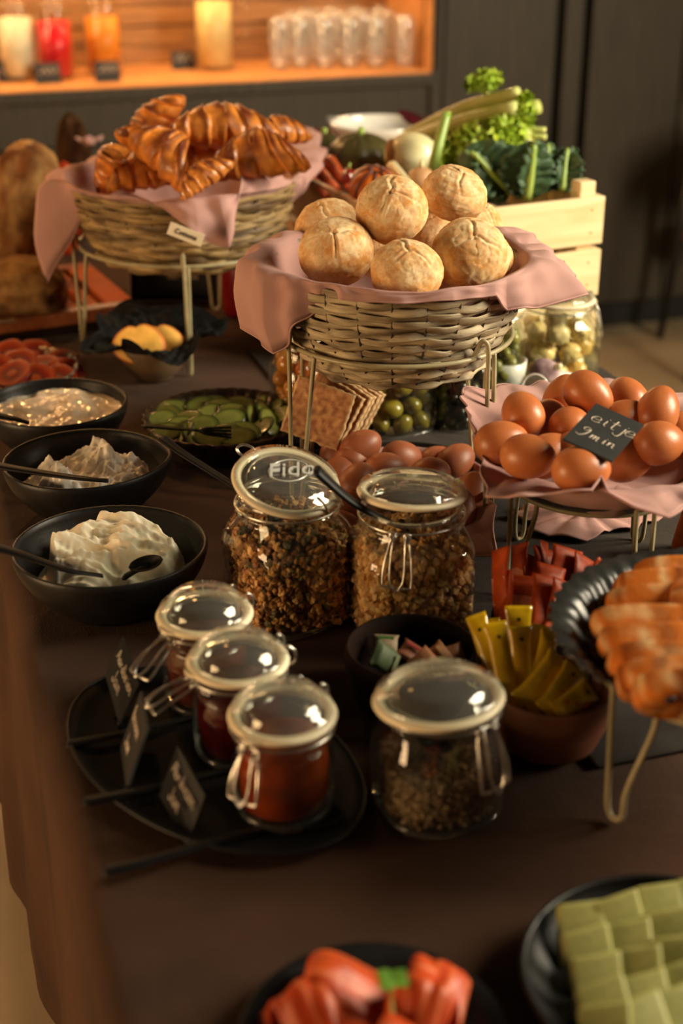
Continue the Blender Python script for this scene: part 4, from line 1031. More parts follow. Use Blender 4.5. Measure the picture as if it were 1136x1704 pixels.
cream(b2, T+.001, .0725, zd, CU, 'lumpy white curd cheese in the middle left bowl', 'curd_cheese')
spoon([atd(-30, 770, 1.56), atd(20, 779, 1.55), atd(90, 790, 1.54), atd(145, 797, 1.53), atd(180, 800, 1.535)], 'black spoon lying in the curd cheese, handle over the left rim', hw=.0068)
b1 = at(92, 670, T+.064); t = thing('serving_bowl', (b1.x, b1.y, T+.001), 'black stoneware bowl of glossy yoghurt, furthest of the three at the left', 'bowl', 'black stoneware bowls')
mesh('bowl_body', bowlgeo(.0885, .064, .046, wob=lambda t, k: 1+.015*math.cos(2*t+1)), M['blackc'], t)
def ze(x, y, v):
    a, b = rot2(x, y, -YAW); w = noise.noise(Vector((a*12, b*12, 2)))*2.0
    h = .052+.0045*math.sin(b*120+a*30+w*3)*ss(1, .5, v)+.006*fb((a, b, 0), 25, 4)+.006*ss(.03, 0, math.hypot(a-.02, (b+.01)*1.6))
    return (x, y, h if v < .999 else .049)
cream(b1, T+.001, .0825, ze, YG, 'glossy swirled yoghurt in the furthest left bowl', 'yoghurt')
spoon([atd(-30, 686, 1.70), atd(0, 692, 1.70), atd(28, 698, 1.70), atd(48, 704, 1.705)], 'black spoon tip in the yoghurt at the left picture edge', hw=.0075)

# ---- cucumber dish
kc = at(372, 694, T+.036); t = thing('tart_dish', (kc.x, kc.y, T+.001), 'fluted dark metal dish of cucumber slices behind the black bowls', 'dish', 'fluted dishes')
mesh('dish_body', fluted(.102, .037, 36), M['bronze'], t)
kc0 = Vector((kc.x, kc.y, T))
fl = lin(96, 108, 40); rd = lin(28, 42, 14); inn = lin(138, 142, 68)  # darkened tones, the dim light on this dish is put into the colour
def cuke(rx, ry):
    V = []; cols = []; F = []; n = 30
    rows = [(0, .0016, inn), (.45, .0017, inn), (.70, .0016, inn), (.84, .0014, fl), (1, .0008, rd), (1, -.0008, rd), (.90, -.0014, rd), (0, -.0016, inn)]
    rings = []
    for q, z, c in rows:
        rings.append([(rx*max(q, .001)*math.cos(2*math.pi*k/n), ry*max(q, .001)*math.sin(2*math.pi*k/n), z) for k in range(n)]); cols += [c]*n
    return loft(rings), cols
ck = cuke(.0235, .0155); csrc = None
CL = [(266, 700, 0), (277, 690, 1), (294, 681, 1), (320, 683, 0), (351, 673, 0), (306, 708, 1), (311, 698, 0), (349, 689, 0), (335, 708, 1), (376, 701, 0), (390, 686, 0), (397, 674, 1), (424, 680, 2), (424, 697, 2),
      (277, 720, 0), (318, 727, 2), (300, 724, 2), (350, 728, 1), (375, 722, 1), (440, 690, 2), (452, 685, 2), (448, 702, 2), (432, 712, 2), (405, 718, 0), (462, 694, 2), (395, 728, 1), (335, 676, 1), (370, 678, 1)]
rc_ = random.Random(5)
ORD = ['one', 'two', 'three', 'four', 'five', 'six', 'seven', 'eight', 'nine', 'ten', 'eleven', 'twelve', 'thirteen', 'fourteen']
def rowof(q): return 'back' if q[1] < 685 else ('middle' if q[1] < 705 else 'front')
for k, (px, py, kind) in enumerate(CL):
    p = at(px, py, T+.026+.004*rc_.random()+(.004 if 330 < px < 400 else 0))
    if csrc is None: o = mesh('cucumber_slice', ck[0], M['attrwet'], cols=ck[1]); csrc = o
    else: o = inst(csrc)
    tilt = UPV-fh*(.45+.3*rc_.random())+r3*rc_.uniform(-.3, .3)
    if kind == 2: tilt = UPV*.7+r3*rc_.uniform(.5, 1.0)*(1 if k % 2 else -1)-fh*.3
    o.matrix_world = Matrix.Translation(p) @ orient(tilt, 0) @ Matrix.Rotation(rc_.uniform(-.4, .4)+(1.2 if kind == 2 else 0), 4, 'Z') @ Matrix.Scale(1 if k != 9 else 1.15, 4)
    row = [q for q in CL if rowof(q) == rowof((px, py, kind))]; pos_ = sorted(row, key=lambda q: (q[0], q[1])).index((px, py, kind))
    lb = '%s cucumber slice, number %s from the left in the %s row of the dish' % (['pale flat', 'half covered', 'edge-on'][kind], ORD[pos_], rowof((px, py, kind)))
    if k == 9: lb = 'largest pale oval cucumber slice in the middle of the dish'
    tag(o, lb, 'cucumber', 'cucumber slices in the fluted dish')
sv = spoon([atd(236, 708, 1.72), atd(290, 713, 1.71), atd(330, 716, 1.705)], 'black serving fork lying across the cucumber slices', name='serving_fork', hw=.005)
for dy in (-7, -1, 5, 10):
    P_ = [atd(330, 717, 1.704)-sv.location, atd(345, 717+dy*.6, 1.70)-sv.location, atd(385, 718+dy, 1.70)-sv.location]
    mesh('tine', tube(smoothpath(P_, 4), .0016, 6), M['blackg'], sv)

# ---- tomato dish
tc_ = at(12, 614, T+.036); t = thing('tart_dish', (tc_.x, tc_.y, T+.001), 'fluted metal dish of tomato slices cut by the left picture edge', 'dish', 'fluted dishes')
mesh('dish_body', fluted(.098, .037, 36), M['bronze'], t)
TR, TD, TL = lin(112, 26, 6), lin(72, 12, 4), lin(132, 50, 14)
def tomato():
    n = 36; cols = []; rings = []
    for q, z, c in [(0.02, .002, TL), (.18, .002, TL), (.3, .0012, TD), (.6, .0010, TR), (.8, .0022, TL), (.95, .002, TR), (1, .0, TD), (.95, -.002, TD), (.02, -.002, TD)]:
        rings.append([(.028*q*(1+.03*math.cos(5*t))*math.cos(t), .028*q*(1+.03*math.cos(5*t))*math.sin(t), z) for t in [2*math.pi*k/n for k in range(n)]])
        cols += [tuple(v*(1.15 if (.28 < q < .65 and (k % 6) == 0) else 1) for v in c[:3])+(1,) for k in range(n)]
    return loft(rings), cols
tg = tomato(); tsrc = None; TMT = attrmat('tomato_flesh', .45, 120, .25, spec=.2)
TML = ['tomato slice at the back of its dish, second from the left', 'tomato slice at the back centre of its dish', 'tomato slice against the right rim of its dish', 'tomato slice overlapping the back ones, topmost of the pile', 'tomato slice in the centre right of its dish', 'tomato slice cut by the left picture edge, middle row', 'tomato slice with an open ring, front of the pile', 'tomato slice at the front right rim of its dish', 'tomato slice at the front centre of its dish', 'tomato slice furthest left, outside the picture edge', 'lowest tomato slice at the front right of its dish']
for k, (px, py, h) in enumerate([(14, 590, .036), (58, 590, .03), (100, 604, .028), (30, 604, .038), (70, 612, .032), (-8, 615, .036), (20, 622, .036), (108, 620, .026), (60, 630, .03), (-30, 600, .03), (95, 632, .026)]):
    if tsrc is None: o = mesh('tomato_slice', tg[0], TMT, cols=tg[1]); tsrc = o
    else: o = inst(tsrc)
    o.matrix_world = Matrix.Translation(at(px, py, T+h)) @ orient(UPV-fh*(.3+.4*rc_.random())+r3*rc_.uniform(-.3, .3), rc_.random()*6)
    tag(o, TML[k], 'tomato', 'tomato slices in the fluted dish')

# ---- toast in a paper lined bowl
wc = at(258, 628, T); t = thing('serving_bowl', (wc.x, wc.y, T+.001), 'small light wooden bowl lined with black paper, holding toast', 'bowl')
mesh('bowl_body', bowlgeo(.052, .05, .026, .003), plain('bowl_wood_brown', lin(96, 74, 50), .7, bstr=.2), t)
def paper(u, v):
    a = u*2*math.pi; nz = noise.noise(Vector((math.cos(a)*2.2, math.sin(a)*2.2, 4)))
    jag = .5+.5*math.sin(a*4+1.0); back = max(0, math.sin(a+YAW))
    rr_ = .02+.036*min(1, v*2.2)+max(0, v-.45)*(.030+.05*jag+.05*nz+.06*back)
    z = .012+.045*min(1, v*2.0)+max(0, v-.45)*(.00*back+.03*nz-.05*jag*(1-back)+.030)
    w = .006*noise.noise(Vector((math.cos(a)*7, math.sin(a)*7, v*8)))
    return ((rr_+w)*math.cos(a), (rr_+w)*math.sin(a), max(.004, z+w))
PAP = noisy('black_tissue_paper', lin(20, 20, 20), lin(30, 29, 28), 30, .85, .3, 50, spec=.1)
o = mesh('tissue_paper', grid(paper, 120, 26, True), PAP, smooth=False, loc=(wc.x, wc.y, T+.004)); solid(o, .0006, 1)
tag(o, 'crumpled black tissue paper lining the toast bowl', 'paper')
tb1, tb2 = lin(244, 186, 84), lin(190, 104, 34)  # raised tones, the lamplight on the toast is put into the colour
def toast(seed):
    n = 40; rings = []; cols = []
    for q, y, c in [(.02, -.006, tb1), (.5, -.006, tb1), (.86, -.006, tb1), (.96, -.005, tb2), (1, -.003, tb2), (1, .003, tb2), (.96, .005, tb2), (.5, .006, tb1), (.02, .006, tb1)]:
        ring = []
        for k in range(n):
            a = 2*math.pi*k/n; r_ = 1+.0*a-.16*math.exp(-((a-1.75)/.16)**2)+.03*math.cos(3*a+seed)
            ring.append((.031*q*r_*math.cos(a), y, .024*q*r_*math.sin(a)))
        rings.append(ring); cols += [c]*n
    return loft(rings), cols
for k, (px, py, D, a, lb) in enumerate([(285, 568, 2.075, .25, 'toast slice at the back of the paper lined bowl'), (268, 568, 2.045, .15, 'toast slice in the middle of the paper lined bowl'), (232, 574, 2.0, -.1, 'front golden toast slice with a notched top')]):
    g, c = toast(k); o = mesh('toast_slice', g, M['attr'], cols=c)
    o.matrix_world = Matrix.Translation(atd(px, py, D)) @ Matrix.Rotation(-YAW+a, 4, 'Z') @ Matrix.Rotation(R(-28), 4, 'X') @ Matrix.Scale([.92, 1, 1.22][k], 4)
    tag(o, lb, 'toast', 'toast slices in the paper lined bowl')

# ---- chalkboard behind the croissant stand
kb = at(290, 500, T); t = thing('chalkboard_sign', (kb.x, kb.y, T+.001), 'framed black chalkboard standing under the croissant basket', 'sign'); t.rotation_euler = (R(-12), 0, -YAW)
mesh('board', box(-.066, .066, -.003, .003, 0, .13, .001, 1), M['chalkb'], t, smooth=False)
for a in ((-.072, -.062, 0, .136), (.062, .072, 0, .136), (-.0619, .0619, .128, .136), (-.0619, .0619, 0, .008)): mesh('frame_bar', box(a[0], a[1], -.006, .006, a[2], a[3], .001, 1), M['blackg'], t, smooth=False)
up = Vector((.0, 0, 1)); rt = Vector((.965, 0, -.26)).normalized(); up = Vector((.26, 0, .965))
write(t, 'let me', (-.052, -.005, .105), rt, up, .013, .0009); write(t, 'happy to', (-.052, -.005, .078), rt, up, .013, .0009, name='writing'); write(t, 'our you', (-.010, -.005, .036), (1, 0, 0), (0, 0, 1), .013, .0009, name='writing')
# ---- dark red pot behind
rp_ = at(413, 520, T); t = thing('storage_pot', (rp_.x, rp_.y, T+.001), 'dark red enamel pot in the shade behind the croissant basket', 'pot')
DR = plain('dark_red_enamel', lin(112, 12, 18), .3)
mesh('pot_body', lathe([(.001, 0), (.038, 0), (.042, .006), (.042, .11), (.038, .122), (.034, .122), (.036, .11), (.036, .008), (.001, .006)], 48), DR, t)
mesh('lid', lathe([(.001, .123), (.036, .123), (.036, .128), (.02, .136), (.006, .140), (.007, .150), (.001, .154)], 48), DR, t)

# ---- bread board, loaves and knife
bd0, bd1 = at(-60, 580, T), at(232, 540, T)
bx = (bd1-bd0).normalized(); L = (bd1-bd0).length
a_ = math.atan2(bx.y, bx.x); t = thing('bread_board', (bd0.x, bd0.y, T+.001), 'slotted wooden bread board with crumb tray, under the loaves', 'board', rz=a_)
Wb = .28
mesh('tray', box(0, L, 0, Wb, 0, .012, .003), M['acacia'], t, smooth=False)
mesh('front_rail', box(0, L, 0, .028, .0125, .034, .004), M['boardf'], t, smooth=False)
mesh('back_rail', box(0, L, Wb-.028, Wb, .0125, .034, .004), M['boardf'], t, smooth=False)
k = 0; x = .004
while x+.022 < L-.045:
    mesh('slat', box(x, x+.022, .0285, Wb-.0285, .020, .032, .002), M['board'], t, smooth=False); x += .033; k += 1
mesh('end_slat', box(x, L, .0285, Wb-.0285, .018, .034, .003), M['board'], t, smooth=False)
def loafgeo(rx, ry, rz_, seed, cut=False):
    cols = []
    def d(p):
        v = 1+.06*fb(p, 1.6, 4, seed)+.02*fb(p, 7, 3, seed)
        f = max(0, min(1, .5+.9*fb(p, 2.4, 4, seed+3)))
        a, b, w = lin(116, 70, 34), lin(168, 130, 82), lin(78, 42, 22)
        c = [a[i]*(1-f)+b[i]*f for i in range(3)]; k = max(0, min(1, -fb(p, 1.8, 3, seed+8)*1.4)); cols.append((*[c[i]*(1-k)+w[i]*k for i in range(3)], 1)); return v
    g_ = ball(1, 1, 1, 72, 48, d); e_ = 2.7
    def sq_(p): k = (abs(p[0])**e_+abs(p[1])**e_+abs(p[2])**e_)**(1/e_)/max(1e-6, math.sqrt(p[0]**2+p[1]**2+p[2]**2)); return (p[0]/k*rx, p[1]/k*ry, p[2]/k*rz_)
    return ([sq_(p) for p in g_[0]], g_[1]), cols
g, c = loafgeo(.115, .055, .058, 3); o = mesh('bread_loaf', g, M['loaf'], cols=c)
o.matrix_world = Matrix.Translation(atd(28, 350, 2.36)) @ Matrix.Rotation(-YAW, 4, 'Z') @ Matrix.Rotation(R(-68), 4, 'Y') @ Matrix.Rotation(R(8), 4, 'X')
tag(o, 'tall floury rye loaf leaning upright above the lower loaf at the left', 'bread')
g, c = loafgeo(.095, .058, .052, 9); o = mesh('bread_loaf', g, M['loaf'], cols=c)
o.matrix_world = Matrix.Translation(atd(8, 484, 2.24)) @ Matrix.Rotation(-YAW+.1, 4, 'Z')
tag(o, 'dark crusted loaf lying on the bread board at the left edge', 'bread')
kp = at(-40, 541, T+.036); t = thing('bread_knife', kp, 'steel bread knife lying on the board at the left edge', 'knife', rz=a_+.02)
mesh('blade', box(0, .060, -.009, .009, 0, .0016, .0005, 1), M['clip'], t, smooth=False); mesh('handle', box(-.09, 0, -.011, .011, -.001, .010, .004), M['blackg'], t)
# ---- dark things behind the croissants
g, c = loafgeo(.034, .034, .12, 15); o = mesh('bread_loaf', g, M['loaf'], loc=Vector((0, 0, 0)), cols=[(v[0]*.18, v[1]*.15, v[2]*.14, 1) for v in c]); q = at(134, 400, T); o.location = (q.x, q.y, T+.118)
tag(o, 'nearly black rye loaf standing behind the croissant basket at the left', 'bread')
q2 = at(112, 420, T); g, c = loafgeo(.030, .030, .085, 21); o = mesh('bread_loaf', g, M['loaf'], cols=[(lin(226, 120, 40)[0]*v[0]*3, lin(226, 120, 40)[1]*v[1]*3, v[2]*.4, 1) for v in c], loc=(q2.x, q2.y, T+.082))
tag(o, 'small orange crusted loaf standing between the rye loaves', 'bread')
qn = at(150, 380, T)
def pk(u, v):
    a = u*2*math.pi; r_ = .005+.012*v*(1+.3*math.sin(3*a)); return (r_*math.cos(a), r_*math.sin(a), .205+.03*v-.02*v*v+.004*math.sin(5*a)*v)
o = mesh('linen_napkin', grid(lambda u, v: (lambda p: (p[0]*1.4, p[1], p[2]-.205))(pk(u, v)), 48, 12, True), M['mauve'], loc=(o.location.x*0+atd(150, 240, 2.62).x, atd(150, 240, 2.62).y, atd(150, 240, 2.62).z)); solid(o, .0015, 1)
tag(o, 'small mauve napkin tip above the dark loaf behind the croissants', 'napkin', 'mauve linen napkins')
# ================================================================= crate and vegetables
cr = at(988, 576, T); FR = Vector((cr.x, cr.y, 0)); CA = R(7); CW, CDp, CHt = .345, .44, .226
ex = Vector((math.cos(CA), math.sin(CA), 0)); ey = Vector((-math.sin(CA), math.cos(CA), 0))
org = FR-ex*CW; t = thing('vegetable_crate', (org.x, org.y, T+.0025), 'pale pine slatted crate filled with vegetables', 'crate', rz=CA)
bh = .070; gap = .0085
for k in range(3):
    z0 = k*(bh+gap); 
    mesh('front_board', box(0, CW, 0, .010, z0, z0+bh, .0012, 1), M['pine'], t, smooth=False)
    mesh('back_board', box(0, CW, CDp-.010, CDp, z0+(.02 if k == 2 else 0), z0+bh+(.02 if k == 2 else 0), .0012, 1), M['pine'], t, smooth=False)
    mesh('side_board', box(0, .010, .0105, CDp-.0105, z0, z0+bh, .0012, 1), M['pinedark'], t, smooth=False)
    mesh('side_board', box(CW-.010, CW, .0105, CDp-.0105, z0, z0+bh, .0012, 1), M['pine'], t, smooth=False)
    for (x, y) in ((CW-.022, -.0008), (CW-.022, -.0008)):
        for dz in (.018, .052): mesh('nail', xf(lathe([(.0005, .0012), (.0012, .001), (.0012, 0)], 10), Matrix.Translation((CW-.022, 0, z0+dz)) @ Matrix.Rotation(R(90), 4, 'X')), M['stake'], t)
for (x, y) in ((.0108, .0108), (CW-.0378, .0108), (.0108, CDp-.0358), (CW-.0378, CDp-.0358)):
    mesh('corner_post', box(x, x+.027, y, y+.025, 0, CHt+.022, .0015, 1), M['pine'], t, smooth=False)
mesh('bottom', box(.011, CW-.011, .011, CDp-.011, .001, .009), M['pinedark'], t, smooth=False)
OBJ_W = {}
def wmesh(name, geo, mat, label, cat, group=None, cols=None, smooth=True):
    v = np.array(geo[0]); c = v.mean(axis=0); o = mesh(name, ([tuple(p) for p in (v-c)], geo[1]), mat, loc=tuple(c), cols=cols, smooth=smooth)
    return tag(o, label, cat, group)
def leafgeo(base, tip, width, nrm, curl=.2, ruf=.1, seed=0, nu=14, nv=26, shape=1.0, fold=0.0, cA=None, cB=None):
    """leaf surface from base to tip"""
    B, Tp = Vector(base), Vector(tip); ax = Tp-B; L = ax.length; ax.normalize(); n = (Vector(nrm)-ax*Vector(nrm).dot(ax)).normalized(); s = ax.cross(n)
    cols = []; V = []
    for j in range(nv):
        v = j/(nv-1); w = width*math.sin(math.pi*min(1, (v*.92+.06)**shape))**.7
        for i in range(nu):
            u = -1+2*i/(nu-1)
            rz_ = ruf*width*abs(u)**1.5*math.sin(v*26+seed*5+3*math.sin(seed+v*9))+.25*ruf*width*noise.noise(Vector((u*2.5, v*6, seed)))
            edge = 1+.16*noise.noise(Vector((v*9, seed, u)))+.08*math.sin(v*40+seed)
            p = B+ax*(L*v)+s*(w*u*edge)+n*(curl*L*(v*v*-.6)+rz_+fold*width*abs(u)); V.append(tuple(p))
            k = math.exp(-(u/.09)**2); veins = .35*max(0, math.cos((v-.5*abs(u)*.6)*38))**6
            m = max(k, veins*.6); cols.append((*[cA[q]*(1-m)+cB[q]*m for q in range(3)], 1))
    F = [(j*nu+i, j*nu+i+1, (j+1)*nu+i+1, (j+1)*nu+i) for j in range(nv-1) for i in range(nu-1)]
    return (V, F), cols
# kale leaves along the front right of the crate
kA, kB, kS = lin(58, 84, 56), lin(132, 160, 86), lin(132, 164, 70)
gk = 'dark green leaves at the front of the crate'
def kale(b, tp, w, nrm, lb, seed, stem=None, curl=.15, sw=.006):
    B, Tp = atd(*b), atd(*tp); t = thing('kale_leaf', B, lb, 'leaf', gk)
    for q in range(2):
        off = Vector(nrm)*.0+r3*(.010*(q*2-1)); 
        g, c = leafgeo(Vector((0, 0, 0)), Tp-B+off*(1.2 if q else .6), w*(1-.25*q), Vector(nrm)+r3*(.8 if q else -.1), curl, .22, seed+q*3, cA=kA, cB=kB)
        if q == 0: solid(mesh('blade', g, M['leafy'], t, cols=c), .0012, 0)
        else: solid(mesh('side_lobe', g, M['leafy'], t, cols=c), .0012, 0)
    g, c = None, None
    P_ = smoothpath([Vector((0, 0, 0)), (Tp-B)*.5+Vector(nrm)*.004, (Tp-B)*.97+Vector(nrm)*.002], 5)
    mesh('stalk', tube(P_, [sw*(1-.55*i/len(P_)) for i in range(len(P_))], 8), GSTEM, t)
    return t
GSTEM = noisy('pale_green_stalk', lin(132, 164, 66), lin(168, 190, 96), 30, .4, .15, stretch=(1, 1, .3), coat=.2)
kale((850, 322, 2.13), (782, 250, 2.10), .050, -fh+UPV*.3, 'broad dark kale leaf leaning left beside the bread roll', 1)
kale((875, 330, 2.12), (888, 236, 2.08), .042, -fh+r3*.2, 'kale leaf with a thick pale stalk standing upright in the middle', 2, sw=.009)
kale((935, 318, 2.12), (945, 245, 2.12), .032, -fh-r3*.4, 'narrow kale leaf at the right end beside the corner post', 3, sw=.006)
kale((905, 315, 2.15), (912, 238, 2.16), .040, -fh+UPV*.2, 'dark kale leaf behind the upright one', 4)
kale((820, 318, 2.16), (820, 258, 2.16), .042, -fh+UPV*.2, 'dark kale leaf at the back left of the others', 6)
# celery bunch
cb, ct_ = atd(672, 246, 2.40), atd(850, 172, 2.22); t = thing('celery_bunch', cb, 'pale green celery bunch slanting up to the right out of the crate', 'celery')
CST = noisy('celery_stalk', lin(186, 194, 98), lin(214, 216, 138), 18, .4, .3, 50, stretch=(1, 1, 1), coat=.1)
CLF = noisy('celery_leaf', lin(140, 170, 34), lin(176, 200, 58), 30, .5, .4, 60)
rs = random.Random(4)
for k in range(11):
    o1 = (r3*rs.uniform(-.3, .3)+UPV*rs.uniform(-1, 1)+fh*rs.uniform(-.8, .8))
    B = o1*.020; E = ct_-cb+o1*.046+r3*rs.uniform(-.01, .045)-UPV*.016
    mid = (B+E)*.5+o1*.018
    P_ = smoothpath([B, mid, E], 8); mesh('stalk', tube(P_, [.0160-.0050*i/len(P_) for i in range(len(P_))], 9, flat=.7), CST, t)
    if k < 6: 
        e2 = E+r3*rs.uniform(.0, .014)+UPV*rs.uniform(-.03, .012); mesh('stalk', tube(smoothpath([E*.93, (E*.93+e2)*.5+UPV*.004, e2+r3*.012], 4), .0045, 7), CST, t)
def curly(c, rad, n, seed, sz=.012):
    rs = random.Random(seed); gs = []
    for k in range(n):
        d = Vector((rs.gauss(0, 1), rs.gauss(0, 1), rs.gauss(0, 1))).normalized(); p = Vector(c)+d*rad*rs.uniform(.55, 1)
        q = d.orthogonal().normalized(); q = Matrix.Rotation(rs.random()*6, 3, d) @ q; s = d.cross(q)
        def fn(u, v):
            a = u*2*math.pi; rr = sz*v*(1+.25*math.cos(5*a)); return tuple(p+q*(rr*math.cos(a))+s*(rr*math.sin(a))+d*(sz*.45*v*math.sin(5*a+k)+sz*.3*v))
        gs.append(grid(fn, 15, 4, True))
    return join(*gs)
LTOP = atd(806, 136, 2.28)-cb
mesh('top_leaf', join(curly(LTOP, .014, 30, 1, .010), curly(LTOP+r3*.014+UPV*.006, .010, 16, 2, .009), curly(LTOP-r3*.018-UPV*.002, .010, 16, 3, .009)), CLF, t)
EDG = ct_-cb+r3*.012
mesh('tip_leaves', join(curly(EDG+UPV*.004+r3*.010, .010, 16, 11, .008), curly(EDG-UPV*.022+r3*.004, .022, 60, 12, .010), curly(EDG-UPV*.05-r3*.004, .020, 40, 13, .010)), CLF, t)
mesh('leaf_stem', tube(smoothpath([LTOP, LTOP-UPV*.02+r3*.004, LTOP-UPV*.045-r3*.004], 5), .004, 7), CST, t)
# frilly lettuce
lt_ = atd(800, 258, 2.24); t2 = thing('frilly_lettuce', lt_, 'bright green frilly lettuce under the celery', 'lettuce')
LG = noisy('lettuce_green', lin(118, 148, 22), lin(186, 200, 60), 40, .5, .4, 60)
mesh('leaf_cluster', curly((0, 0, 0), .050, 240, 5, .013), LG, t2)
mesh('leaf_cluster', curly(r3*.035+UPV*.030, .030, 90, 6, .012), CLF, t2)
mesh('leaf_cluster', curly(-r3*.060-UPV*.004, .030, 90, 7, .011), LG, t2)
mesh('heart', xf(ball(.042, .042, .045), Matrix.Identity(4)), LG, t2)
# fennel bulb, green stalk
fb0 = atd(684, 258, 2.22); t = thing('fennel_bulb', fb0, 'pale fennel bulb lying above the bread rolls in the crate', 'fennel')
FW = noisy('fennel_skin', lin(214, 204, 152), lin(232, 226, 184), 10, .4, .15, 30, coat=.2, stretch=(1, 1, 4))
def fd(p): return 1+.03*math.cos(8*math.atan2(p.z, p.y))*(1-abs(p.x))
mesh('bulb', xf(ball(.042, .033, .034, 40, 24, fd), Matrix.Rotation(-YAW, 4, 'Z')), FW, t)
mesh('cut_end', xf(lathe([(.001, .004), (.016, .004), (.024, -.002), (.026, -.012)], 28), Matrix.Rotation(-YAW, 4, 'Z') @ Matrix.Translation((-.036, 0, 0)) @ Matrix.Rotation(R(-90), 4, 'Y')), plain('cut_root', lin(150, 106, 62), .8), t)
g0 = atd(716, 300, 2.16); P_ = smoothpath([g0, atd(727, 250, 2.15), atd(743, 188, 2.15)], 6)
t = thing('green_stalk', g0, 'upright bright green stalk right of the fennel bulb', 'vegetable')
mesh('stalk', tube([p-g0 for p in P_], [.0095-.0025*i/len(P_) for i in range(len(P_))], 12), GSTEM, t)
mesh('cut_top', tube([P_[-1]-g0+UPV*.0, P_[-1]-g0+UPV*.002], .0062, 12), CST, t)
for k in range(5):
    mesh('root_thread', tube([(0, 0, .006), Vector((0, 0, -.006))+r3*(k-2)*.006, Vector((0, 0, -.022))+r3*(k-2)*.010], .0018, 5), FW, t)
# squash, orange gourd, peppers, carrots, parsnip
SQ = noisy('dark_green_squash_skin', lin(48, 44, 26), lin(92, 84, 44), 14, .35, .1, coat=.2)
t = thing('dark_squash', atd(598, 268, 2.30), 'dark olive green squash at the left in the crate', 'squash')
mesh('body', ball(.058, .05, .044, 48, 28, lambda p: 1+.03*math.cos(10*math.atan2(p.y, p.x))), SQ, t); mesh('stem', tube([(0, 0, .04), (.004, 0, .054)], [.008, .005], 8), GSTEM, t)
t = thing('dark_squash', atd(538, 262, 2.36), 'second dark squash tucked by the pink napkin', 'squash')
mesh('body', ball(.040, .04, .040, 40, 24, lambda p: 1+.03*math.cos(9*math.atan2(p.y, p.x))), SQ, t); mesh('stem', tube([(0, 0, .038), (.004, 0, .048)], [.006, .004], 8), GSTEM, t)
OG = noisy('orange_gourd', lin(186, 88, 26), lin(206, 112, 40), 20, .35, .1, coat=.2); DG = noisy('dark_rind', lin(74, 30, 22), lin(96, 40, 28), 30, .4, .1)
t = thing('striped_gourd', atd(622, 312, 2.08), 'small orange gourd with dark ribs behind the top bread roll', 'gourd')
mesh('body', xf(ball(.036, .036, .030, 56, 26, lambda p: 1+.06*math.cos(8*math.atan2(p.y, p.x))*(1-p.z**2)), Matrix.Rotation(R(20), 4, 'X')), OG, t)
for k in range(8):
    a = 2*math.pi*(k+.5)/8; mesh('rib', xf(tube([(.0355*.955*math.cos(b)*math.cos(a), .0355*.955*math.cos(b)*math.sin(a), .0305*math.sin(b)) for b in [R(q) for q in range(-60, 81, 10)]], .0028, 6), Matrix.Rotation(R(20), 4, 'X')), DG, t)
CRM = noisy('carrot_orange', lin(190, 74, 34), lin(208, 98, 50), 20, .45, .2, stretch=(1, 1, 1))
for k, (a, b, lb) in enumerate([((522, 276, 2.26), (566, 320, 2.12), 'carrot lying at the left side of the crate, nearer the napkin'), ((548, 268, 2.26), (584, 316, 2.14), 'carrot lying to the right of the other carrot'), ((510, 288, 2.24), (548, 330, 2.13), 'carrot just visible below the napkin edge')]):
    A, B = atd(*a), atd(*b); t = thing('carrot', A, lb, 'carrot', 'carrots in the crate'); P_ = smoothpath([Vector((0, 0, 0)), (B-A)*.5, B-A], 6)
    mesh('root', tube(P_, [.011-.006*i/len(P_) for i in range(len(P_))], 12), CRM, t); mesh('crown', tube([Vector((0, 0, 0)), (A-B).normalized()*.006], [.007, .004], 8), GSTEM, t)
RP = plain('shiny_red_pepper', lin(120, 26, 18), .2, coat=.5)
t = thing('chilli_pepper', atd(580, 300, 2.16), 'small shiny dark red pepper beside the striped gourd', 'pepper'); mesh('body', ball(.012, .012, .018, 24, 16, lambda p: 1+.06*math.cos(3*math.atan2(p.y, p.x))), RP, t); mesh('stem', tube([(0, 0, .016), (.002, 0, .026)], .002, 6), GSTEM, t)
A, B = atd(652, 276, 2.14), atd(686, 312, 2.08); t = thing('parsnip', A, 'pale parsnip root behind the top bread roll', 'parsnip'); P_ = smoothpath([Vector((0, 0, 0)), (B-A)*.5, B-A], 6)
mesh('root', tube(P_, [.0085-.004*i/len(P_) for i in range(len(P_))], 10), FW, t); mesh('crown', tube([Vector((0, 0, 0)), (A-B).normalized()*.005], [.006, .003], 8), GSTEM, t)
t = thing('onion', atd(700, 300, 2.12), 'beige onion between the top two bread rolls in the crate', 'onion'); mesh('bulb', ball(.022, .022, .020, 28, 18), noisy('onion_skin', lin(190, 140, 96), lin(210, 164, 120), 20, .4, .1), t); mesh('neck', tube([(0, 0, .019), (.001, 0, .03)], [.005, .003], 8), FW, t)
# filler soil: straw under the vegetables
g, c = lumps(260, lambda i: (.03+rs.random()*.28, .03+rs.random()*.38, .03+.11*rs.random()), lambda i: (.035, .004, .003), [lin(120, 92, 52), lin(96, 74, 44), lin(60, 50, 30)], rs, 'cube')
o = mesh('straw_filling', g, M['attr'], loc=(org.x, org.y, T+.003), cols=c, rot=(0, 0, CA), smooth=False); tag(o, 'dark straw packing deep inside the vegetable crate', 'straw', kind='stuff')

